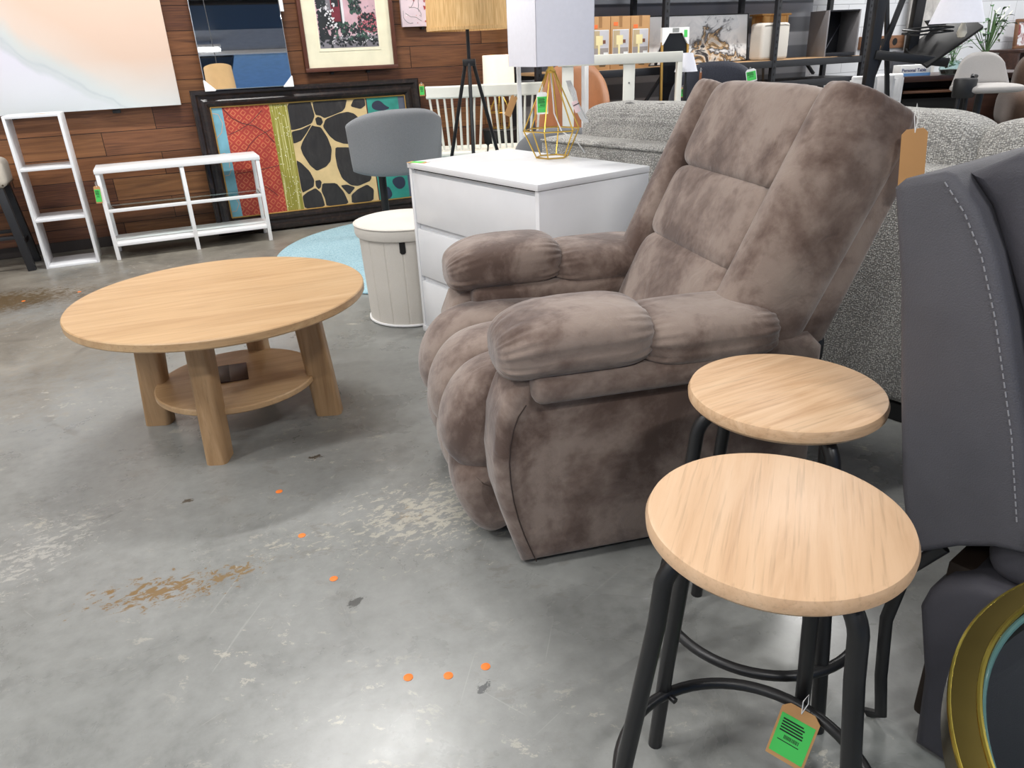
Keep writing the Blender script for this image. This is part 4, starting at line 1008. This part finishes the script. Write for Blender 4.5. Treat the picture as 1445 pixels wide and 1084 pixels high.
# brass glass table
def ring_table():
    T = thing('glass_table', 'round glass-topped side table with polished brass rim at the lower right', 'table', G(.694, .335), 0)
    MB().lathe([(.322, .552), (.344, .552), (.348, .556), (.348, .584), (.345, .588), (.325, .588), (.322, .585), (.322, .552)], 140, caps=False).build('rim', brass_dark, T, ang=30)
    MB().tube([(.346*math.cos(2*PI*i/140), .346*math.sin(2*PI*i/140), .586) for i in range(140)], .0022, 8, closed=True).tube([(.3225*math.cos(2*PI*i/140), .3225*math.sin(2*PI*i/140), .587) for i in range(140)], .0030, 8, closed=True).build('edge_glint', brass_hi, T)  # bright rings stand in for highlights along the rim
    MB().lathe([(.0001, .574), (.3175, .574), (.3190, .578), (.3175, .584), (.0001, .584)], 140, caps=False).build('glass_top', glass_tint, T)
    MB().tube([(.3185*math.cos(2*PI*i/140), .3185*math.sin(2*PI*i/140), .5795) for i in range(140)], .0032, 8, closed=True).build('glass_edge', plain('green_glass_edge', (96, 132, 130), .15), T)
    for k in range(3):
        a = math.radians(200+120*k)-.9; MB().tube([(.31*math.cos(a), .31*math.sin(a), .556), (.31*math.cos(a), .31*math.sin(a), 0)], .009, 12).build('leg', brass_dark, T)
ring_table()
# tags on recliner and stool
price_tag('large blank kraft tag hanging from the top corner of the taupe recliner', G(.865, 1.635, 1.012), GA(-8), .052, .125, False, .05, tilt=-.09)
price_tag('kraft tag with big green sticker tied to the nearest stool leg', G(.455, .880, .185), GA(-38), .062, .105, True, .03, tilt=.12, lean=-.25)

# ------------------------------------------------------------------ storage rack and what stands on it
def rack():
    K = thing('storage_rack', 'long black steel storage rack with wooden deck along the back wall', 'rack', (0, 5.30, 0))
    xs = (2.62, 3.72, 4.82, 5.84)
    for x in xs:
        for y in (0, .45):
            MB().box((x-.022, y-.02, 0), (x+.022, y+.02, 1.95), .002).build('post', black_steel, K, ang=30)
    h = MB()
    for x in xs:
        for i in range(24): h.box((x-.006, -.0215, .70+.05*i), (x+.006, -.0195, .72+.05*i), 0)
    h.build('slots', dark_gap, K)
    for z in (.30, .945, 1.56):
        for y in (-.005, .455): MB().box((xs[0], y-.012, z-.032), (xs[-1], y+.012, z+.022), .002).build('beam', black_steel, K, ang=30)
        MB().box((xs[0]+.03, .01, z+.006), (xs[-1]-.03, .44, z+.026), .001).build('deck', plain('deck_board', (186, 150, 110), .7), K)
    MB().box((4.86, .02, .74), (5.82, .43, .80), .002).build('lower_shelf', black_steel, K)
    b = MB(); 
    b.bar((xs[0], -.0, .60), (xs[0]+.5, .0, .92), .02, .02).bar((3.72, .0, .92), (3.42, .0, .55), .022, .02).bar((3.71, -.03, 1.20), (3.62, -.03, .985), .020, .016).bar((4.72, 0, .92), (4.82, .1, .80), .02, .02).bar((5.60, .44, .93), (5.72, .44, .82), .03, .02)
    b.build('brace', black_steel, K, ang=30)
    return K
rack()
DK = .972
def carton(x, w_, label, zs):
    B = thing('carton', label, 'box', (x, 5.33, DK), 0, 'brown lamp cartons on the rack')
    cb = plain('corrugated_card', (190, 146, 98), .8, var=.07)
    MB().box((0, 0, 0), (w_, .24, .365), .003).build('box', cb, B, ang=30)
    MB().box((w_*.42, -.0008, .29), (w_*.58, 0, .366), 0).build('tape', plain('packing_tape', (168, 126, 82), .35), B)
    MB().box((w_*.14, -.001, zs), (w_*.36, 0, zs+.025), 0).build('orange_sticker', plain('neon_orange', (252, 122, 62), .6), B)
    pic = [plain('photo_bg', (206, 204, 208), .5, var=.1), plain('photo_lamp', (246, 232, 176), .5), plain('photo_tan', (196, 176, 140), .5), plain('photo_brown', (128, 82, 62), .5), plain('photo_grey', (160, 152, 148), .5), white_card]
    m = MB()
    def r(a, b, c, d, k, l): m.add([(w_*a, -.001-l*.0002, c), (w_*b, -.001-l*.0002, c), (w_*b, -.001-l*.0002, d), (w_*a, -.001-l*.0002, d)], [(0, 1, 2, 3)], k)
    r(.10, .92, .055, .275, 5, 0); r(.12, .90, .075, .27, 0, 1); r(.12, .46, .075, .268, 2, 2); r(.12, .9, .075, .15, 4, 3); r(.28, .62, .17, .235, 1, 4); r(.38, .48, .085, .17, 1, 4); r(.62, .76, .18, .205, 3, 4); r(.66, .88, .085, .12, 5, 4)
    m.build('lamp_picture', pic, B, smooth=False, fixn=False)
    t = MB(); bars(t, w_*.45, w_*.8, .02, .045, -.001, 3, 6); t.build('print', ink, B, smooth=False, fixn=False)
carton(3.075, .173, 'brown lamp carton at the left of three on the rack', .285); carton(3.252, .172, 'middle brown lamp carton of three on the rack, sticker set higher', .30); carton(3.428, .172, 'brown lamp carton at the right of three, beside the marbled painting', .28)
def marble_art():
    P = thing('marbled_painting', 'black, white and gold marbled abstract painting standing on the rack', 'painting', (3.613, 5.50, DK), 0, rot=(math.radians(-4), 0, 0))
    t = NT('marbled_paint'); v = t.mp((1, 1, 1)); n = t.noise(v, 5.5, 7, .62, 1.9); s = t.n.new('ShaderNodeSeparateXYZ'); t.lk(v, s.inputs[0])
    bias = t.math('ADD', t.math('MULTIPLY', t.math('ABSOLUTE', t.math('SUBTRACT', s.outputs[0], .66)), -.42), t.math('MULTIPLY', s.outputs[2], -.75))
    f = t.math('ADD', n, t.math('ADD', bias, .19))
    c = t.ramp(f, [(.30, (246, 246, 246)), (.46, (226, 228, 230)), (.52, (140, 142, 146)), (.56, (44, 44, 48)), (.62, (190, 156, 108)), (.67, (226, 222, 214)), (.74, (52, 52, 56))])
    t.col(c); t.set(rough=.4)
    MB().box((0, 0, 0), (1.09, .02, .36), .001).build('canvas', t.m, P)
    f = MB()
    for a, b in (((-.008, -.006, -.0), (0, .024, .366)), ((1.09, -.006, 0), (1.098, .024, .366)), ((0, -.006, .36), (1.09, .024, .367)), ((0, -.006, -.0), (1.09, .024, .006))): f.box(a, b, .001)
    f.build('frame', black_metal, P, ang=30)
marble_art()
om = MB(); om.box((0, 0, 0), (.30, .16, .285), .03, seg=5); cu = thing('cube_ottoman', 'cream linen cube ottoman on the rack beside the marbled painting', 'ottoman', (4.712, 5.335, DK), 0)
om.build('body', cream_linen, cu); MB().tube([(.02, -.001, .265), (.1, -.003, .272), (.22, -.003, .272), (.28, -.001, .265)], .003, 6).build('piping', cream_linen, cu)
def small_table():
    T = thing('end_table', 'small golden pine end table with turned legs on the rack', 'table', (5.06, 5.65, DK))
    MB().box((-.16, -.085, .345), (.16, .085, .36), .004).build('tabletop', pine, T, ang=30)
    ap = [(-.135, .345), (-.135, .275), (-.10, .275), (-.06, .295), (0, .30), (.06, .295), (.10, .275), (.135, .275), (.135, .345)]
    MB().prism(ap, -.072, -.064).prism(ap, .064, .072).build('apron', pine, T, smooth=False)
    for sx in (-1, 1):
        for y in (-.066, .066): MB().lathe([(.010, 0), (.014, .02), (.010, .04), (.015, .06), (.013, .16), (.010, .24), (.015, .26), (.015, .345)], 14, M=Matrix.Translation((sx*.125, y, 0))).build('leg', pine, T)
    MB().box((-.12, -.075, .07), (.12, -.057, .09), .002).build('stretcher', pine, T, ang=30)
    MB().box((-.03, -.0865, .30), (.03, -.0855, .36), 0, 0, Matrix.Rotation(.0, 4, 'Y')).build('paper_label', white_card, T)
small_table()
def cube_shelf():
    T = thing('cube_shelf', 'open grey cube shelf with dark inside on the rack', 'shelf', (5.42, 5.34, DK), math.radians(-15))
    gp = plain('grey_panel', (128, 126, 128), .5, var=.06); t, H, W, d = .012, .365, .30, .30
    MB().box((0, 0, 0), (t, d, H), .001).build('side_panel', gp, T, ang=30); MB().box((W-t, 0, 0), (W, d, H), .001).build('side_panel', gp, T, ang=30)
    bk = plain('black_panel', (30, 30, 34), .4)
    MB().box((t, 0, 0), (W-t, d, .03), .001).box((t, 0, H-t), (W-t, d, H), .001).box((t, d-.01, .03), (W-t, d, H-t), 0).build('carcass', bk, T, ang=30)
    MB().bar((.02, .02, .06), (W-.02, d-.03, H-.1), .006, .006).build('cross_bar', plain('dark_bar', (70, 70, 76), .4), T)
cube_shelf()
# tall octagonal gilt mirror and candlestick lamp in front of the rack
oc = thing('octagonal_mirror', 'tall gold framed octagonal mirror with white card corners in front of the rack', 'mirror', (3.73, 5.14, 0), 0, rot=(math.radians(-2), 0, 0))
w2, H2, c2 = .118, 1.245, .07
ol = [(-w2, .08), (-w2+c2, 0), (w2-c2, 0), (w2, .08), (w2, H2-.10), (w2-c2+.01, H2-.035), (-w2+c2-.01, H2-.035), (-w2, H2-.10)]
fr = MB(); 
for a, b in zip(ol, ol[1:]+ol[:1]): fr.bar((a[0], 0, a[1]), (b[0], 0, b[1]), .018, .012)
fr.build('frame', plain('gilt_frame', (176, 138, 72), .35, .7), oc, ang=30)
MB().prism(ol, .002, .008).build('glass', plain('dark_mirror_glass', (16, 17, 19), .06, spec=.6), oc, smooth=False)
MB().prism([(-w2-.006, H2), (w2+.006, H2), (w2+.006, H2-.12), (w2-.004, H2-.12), (w2-c2+.01, H2-.04), (-w2+c2-.01, H2-.04), (-w2+.004, H2-.12), (-w2-.006, H2-.12)], -.010, .014).build('card_corner', white_card, oc, smooth=False)
st_ = MB().box((.075, -.0108, H2-.07), (.105, -.0102, H2-.02), 0).build('sticker', green_sticker, oc); m_ = MB(); x_ = -.03
while x_ < .03: m_.box((x_, -.0108, H2-.035), (x_+.003, -.0102, H2-.005), 0); x_ += .006
m_.build('barcode', ink, oc)
cl = thing('candlestick_lamp', 'slim black floor lamp with white cone shade beside the bed end', 'lamp', G(1.093, 4.70), 0)
MB().lathe([(.066, .985), (.035, 1.085), (.033, 1.085), (.064, .985)], 36, caps=False).build('lamp_shade', white_shade, cl); MB().lathe([(.09, 0), (.09, .012), (.012, .03), (.008, .5), (.012, .9), (.006, .93), (.006, 1.03)], 20).build('stem', black_metal, cl)
price_tag('small green tag hanging from the slim candlestick lamp', G(1.13, 4.92, .90), GA(0), .022, .06, True, .01)

# ------------------------------------------------------------------ right rear corner
def fold_chair(x, y, a, label):
    T = thing('folding_chair', label, 'chair', G(x, y), GA(a), 'folded white plastic chairs')
    MB().box((-.075, -.012, .74), (.075, .012, .905), .011, seg=3).box((-.055, -.016, .765), (.055, .0, .88), .008).build('backrest', white_paint, T)
    for s in (-1, 1): MB().tube([(s*.07, .012, .88), (s*.075, .02, 0)], .011, 8).build('leg', white_metal, T)
    MB().box((-.07, .022, .35), (.07, .045, .74), .01).build('seat', white_paint, T)
fold_chair(2.285, 5.0, -14, 'left folded white plastic chair behind the taupe recliner'); fold_chair(2.42, 5.06, -30, 'middle folded white plastic chair behind the taupe recliner'); fold_chair(2.515, 5.14, -30, 'right folded white plastic chair beside the dark cabinet')
def gym():
    K = thing('metal_frame', 'black steel gym frame with sloping seat rail and padded board', 'frame', G(2.352, 4.80), GA(0))
    MB().bar((-.14, 0, 0), (-.125, 0, 1.75), .055, .055, .004).build('upright', black_metal, K, ang=30)
    MB().bar((.117, .05, 1.0), (.135, .05, 1.75), .055, .055, .004).build('upright', black_metal, K, ang=30)
    MB().bar((-.13, .08, .70), (.06, .08, 1.40), .028, .028, .003).bar((.05, .1, .75), (-.06, .1, 1.40), .024, .024, .003).build('brace', black_metal, K, ang=30)
    MB().bar((-.125, -.02, 1.03), (.275, -.10, .972), .04, .05, .004).build('seat_rail', black_metal, K, ang=30)
    M = Matrix.Translation((.25, -.03, 1.09)) @ Matrix.Rotation(math.radians(-35), 4, 'Y') @ Matrix.Rotation(math.radians(35), 4, 'X')
    MB().box((-.165, -.10, -.012), (.19, .10, .012), .008, 0, M).build('padded_board', plain('black_vinyl', (20, 19, 20), .55), K)
    w_ = MB()
    for z in (0, .02): w_.tube([(.0, -.05, 1.155-z), (.06, -.12, 1.145-z), (.27, -.10, 1.16-z), (.22, -.02, 1.17-z), (.0, -.05, 1.155-z)], .005, 6)
    w_.build('wire_guard', black_metal, K)
    MB().prism([(.17, 1.20), (.30, 1.215), (.27, 1.165), (.21, 1.155)], .03, .05).build('gusset', black_metal, K, smooth=False)
gym()
def cabinet():
    K = thing('cabinet', 'dark espresso wood cabinet holding a boxed table and plants', 'cabinet', G(3.05, 5.38), GA(-1))
    MB().box((-.46, -.22, .845), (.46, .22, .88), .003).build('top', walnut_dark, K, ang=30)
    MB().box((-.44, -.20, 0), (-.42, .2, .845), .002).box((.42, -.20, 0), (.44, .2, .845), .002).box((-.42, .18, .0), (.42, .2, .845), 0).box((-.42, -.19, .0), (.42, .18, .03), 0).build('carcass', walnut_dark, K, ang=30)
    MB().box((-.41, -.21, .775), (.0, .1, .79), .002).build('pull_out_tray', wood('mid_walnut', (84, 56, 42), (104, 72, 52), (118, 84, 62), 0, 1, .4), K, ang=30)
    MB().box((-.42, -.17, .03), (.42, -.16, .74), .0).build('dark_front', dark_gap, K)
    MB().box((.02, -.205, .40), (.42, -.19, .76), .002).build('drawer_front', walnut_dark, K, ang=30)
cabinet()
bx = thing('boxed_table', 'white and blue box lettered Personal Table on the dark cabinet', 'box', G(2.715, 5.22, .88), GA(2))
MB().box((-.10, 0, 0), (.10, .10, .066), .001).build('box', white_card, bx, ang=30); MB().box((-.10, -.0008, 0), (.10, 0, .018), 0).build('blue_band', plain('blue_band', (112, 160, 214), .6), bx)
text('Personal Table', .027, 'lettering', plain('navy_print', (58, 66, 120), .6), bx, Matrix.Translation((-.093, -.001, .027)) @ Matrix.Rotation(PI/2, 4, 'X'))
gb = thing('flat_box', 'dark grey box with a green sticker standing behind the lettered box', 'box', G(2.69, 5.36, .88), GA(0))
MB().prism([(-.09, 0), (.09, 0), (.08, .15), (-.055, .15)], 0, .05, .003).build('box', plain('slate_box', (74, 75, 80), .5, var=.15), gb, ang=30); MB().box((-.05, -.001, .10), (-.02, 0, .14), 0).build('sticker', green_sticker, gb)
pl_ = thing('pendant_lamp', 'white tapered lamp shade with a bare bulb hanging beneath it', 'lamp', G(2.577, 4.6, 1.179), 0)
MB().lathe([(.140, .0), (.088, .155), (.086, .155), (.138, .0)], 56, caps=False).build('lamp_shade', white_shade, pl_); MB().lathe([(.0001, -.078), (.018, -.072), (.026, -.052), (.020, -.025), (.012, -.005), (.011, .03)], 24, caps=False, M=Matrix.Translation((.018, -.03, 0))).build('bulb', plain('frosted_bulb', (236, 230, 212), .3), pl_)
MB().tube([(0, 0, .15), (0, 0, ZC-1.18)], .004, 6).build('cord', black_plastic, pl_)
sw = thing('swivel_stool', 'pale grey swivel stool with a low back in front of the dark cabinet', 'stool', G(2.70, 4.45), GA(-8))
def swb(side):
    def fn(u, v):
        k = 2*u-1; wv = .155-.035*v; z = .855+.172*v-.02*v*abs(k)**3*3
        th = .018*max(0, 1-abs(k)**8)**.5*max(0, 1-abs(2*v-1)**8)**.5
        return (k*wv, .05+.03*abs(k)**2*-1+.03*v+side*th, z)
    return fn
MB().grid(swb(1), 30, 16).grid(swb(-1), 30, 16).build('backrest', pale_grey_felt, sw, ang=80, fixn=False)
MB().pillow((0, -.06, .845), (.16, .15, .024), .5, .6).build('seat', pale_grey_felt, sw, ang=80); MB().lathe([(.02, .02), (.02, .83)], 16).build('pole', black_metal, sw); MB().lathe([(.12, 0), (.12, .012), (.03, .03)], 32).build('base_plate', black_metal, sw)
ds = thing('drum_stand', 'small black drum topped stand in front of the pale grey swivel stool', 'stand', G(2.535, 4.33), 0)
MB().lathe([(.0001, .805), (.055, .805), (.06, .815), (.062, .895), (.056, .903), (.0001, .905)], 32, caps=False, sy=.9).build('drum', black_plastic, ds); MB().tube([(.05, .0, .904), (.09, .03, .912), (.15, .05, .905)], .010, 8).build('handle', black_plastic, ds)
for x in (-.03, .03): MB().tube([(x, 0, .81), (x*2.4, 0, 0)], .012, 10).build('leg', black_metal, ds)
# plants
def leafm(mb, p, d, L, w_, mi=0, droop=.3):
    d = Vector(d).normalized(); p = Vector(p); s = d.cross(Vector((0, 0, 1)));
    if s.length < .01: s = Vector((1, 0, 0))
    s.normalize(); vs = []; 
    for i in range(6):
        t = i/5; ww = w_*math.sin(PI*min(1, t*.93+.07))**.8; c = p + d*(L*t) - Vector((0, 0, droop*L*t*t)); vs += [c-s*ww, c+Vector((0, 0, -ww*.25)), c+s*ww]
    mb.add(vs, [(3*i+j, 3*i+j+1, 3*i+j+4, 3*i+j+3) for i in range(5) for j in range(2)], mi)
leaf_m = [plain('leaf_green', (50, 88, 48), .4, var=.3), plain('leaf_pale', (178, 196, 170), .45, var=.15), plain('stem_green', (96, 128, 82), .5), plain('petal_cream', (232, 232, 222), .5)]
pp = thing('lily_plant', 'tall leafy potted lily with white blooms on the dark cabinet', 'plant', G(3.30, 5.46, .88), 0)
MB().lathe([(.0001, 0), (.06, 0), (.075, .11), (.07, .11), (.0001, .10)], 28, caps=False).build('pot', plain('grey_pot', (120, 118, 114), .6), pp)
rr = random.Random(9); sm = MB(); lm = MB(); fm_ = MB()
for k in range(34):
    a = rr.uniform(0, 2*PI); r = rr.uniform(.02, .20); h = rr.uniform(.06, .30); tip = Vector((r*math.cos(a), r*.5*math.sin(a), .10+h))
    sm.tube([(0, 0, .10), tip*.5+Vector((0, 0, .05)), tip], .0022, 5); leafm(lm, tip, (math.cos(a), .5*math.sin(a), .5), rr.uniform(.06, .12), rr.uniform(.012, .022), 0 if rr.random() < .72 else 1, .6)
for x, z in ((.06, .36), (.10, .33), (.03, .31), (-.03, .35)):
    sm.tube([(0, 0, .10), (x*.7, -.02, z*.7), (x, -.03, z)], .0025, 5); fm_ = MB(); leafm(fm_, (x, -.03, z), (.3, -.2, .7), .05, .014, 0, .1); fm_.build('bloom', leaf_m[3], pp, fixn=False)
sm.build('stems', leaf_m[2], pp); lm.build('foliage', leaf_m, pp, fixn=False)
vp = thing('vine_plant', 'small trailing vine in a glass jar on the dark cabinet', 'plant', G(2.93, 5.20, .88), 0)
MB().lathe([(.0001, 0), (.055, 0), (.07, .035), (.06, .075), (.035, .085), (.033, .084), (.058, .073), (.067, .035), (.05, .004), (.0001, .004)], 28, caps=False).build('jar', glass, vp)
MB().lathe([(.0001, .005), (.05, .006), (.062, .03), (.0001, .034)], 24, caps=False).build('soil', plain('dark_soil', (44, 32, 26), .9), vp)
vm = MB(); ss = MB()
for k in range(22):
    a = rr.uniform(0, 2*PI); tip = Vector((rr.uniform(-.13, .10), rr.uniform(-.06, .05), .09+rr.uniform(-.06, .12))); ss.tube([(0, 0, .06), tip*.5+Vector((0, 0, .07)), tip], .0016, 5); leafm(vm, tip, (math.cos(a), math.sin(a), .1), .038, .016, 0, .4)
ss.build('stems', leaf_m[2], vp); vm.build('foliage', leaf_m, vp, fixn=False)
# wall board, stone panel, leaning picture, plush pillow
wb = thing('wine_board', 'brown wooden board with round holes on the white block wall', 'board', (6.38, 5.868, 1.0), 0)
MB().box((0, -.03, 0), (1.45, 0, .115), .003).build('board', wood('brown_board', (112, 76, 54), (128, 90, 64), (142, 102, 76), 0, 1, .5), wb)
h_ = MB()
for i in range(8): h_.lathe([(.0001, .0305), (.034, .0305), (.034, .02)], 20, caps=False, M=Matrix.Translation((.12+.17*i, 0, .058)) @ Matrix.Rotation(PI/2, 4, 'X'))
h_.build('holes', dark_gap, wb)
sp_ = thing('stone_panel', 'pale marbled panel leaning upright against the white block wall', 'panel', (7.16, 5.72, .0), 0, rot=(math.radians(-3), 0, 0))
stn = NT('pale_marble'); stn.col(stn.ramp(stn.noise(stn.mp(), 3.5, 6, .6, 1.2), [(.3, (150, 146, 142)), (.6, (196, 193, 188)), (.8, (212, 210, 205))])); stn.set(rough=.4)
MB().box((-.21, 0, 0), (.21, .03, 1.62), .003).build('slab', stn.m, sp_); MB().box((-.215, .03, 0), (.215, .045, 1.625), .003).build('backing', plain('grey_back', (130, 128, 126), .6), sp_)
pf = thing('framed_picture', 'small brown framed red figure picture at the far right', 'picture', (8.60, 5.70, .931), 0, rot=(math.radians(-6), 0, math.radians(-4)))
f_ = MB(); f_.box((-.12, 0, 0), (.30, .03, .03), .003).box((-.12, 0, .26), (.30, .03, .29), .003).box((-.12, 0, .03), (-.09, .03, .26), .003).box((.27, 0, .03), (.30, .03, .26), .003)
f_.build('frame', plain('brown_frame2', (120, 84, 58), .5), pf); t_ = NT('red_sketch'); t_.col(t_.ramp(t_.noise(t_.mp(), 9, 4, .6, 1), [(.45, (222, 222, 224)), (.55, (150, 80, 76)), (.7, (84, 40, 40))])); MB().box((-.09, .012, .03), (.27, .02, .26), 0).build('print', t_.m, pf)
sb = thing('storage_shelf', 'low shelf unit against the block wall under the small brown picture', 'shelf', (8.62, 5.60, 0), 0)
MB().box((-.5, -.2, .90), (.6, .22, .93), .003).build('top', walnut_dark, sb); MB().box((-.5, -.19, 0), (-.47, .2, .9), .002).box((.57, -.19, 0), (.6, .2, .9), .002).box((-.47, .18, 0), (.57, .2, .9), 0).build('carcass', walnut_dark, sb)
bp = thing('armchair', 'brown plush armchair behind the sofa at the far right', 'chair', G(3.42, 4.66), GA(-20))
MB().box((-.30, -.25, .12), (.30, .30, .60), .08, seg=4).build('seat', brown_plush, bp); MB().pillow((-.0, .26, .78), (.30, .10, .24), .5, .5).build('backrest', brown_plush, bp); MB().pillow((-.30, .0, .70), (.09, .26, .12), .5, .7).build('arm', brown_plush, bp); MB().pillow((.30, .0, .70), (.09, .26, .12), .5, .7).build('arm', brown_plush, bp)
for sx in (-1, 1):
    for sy in (-1, 1): MB().lathe([(.018, 0), (.024, .13)], 10, M=Matrix.Translation((sx*.22, sy*.2, 0))).build('leg', black_plastic, bp)
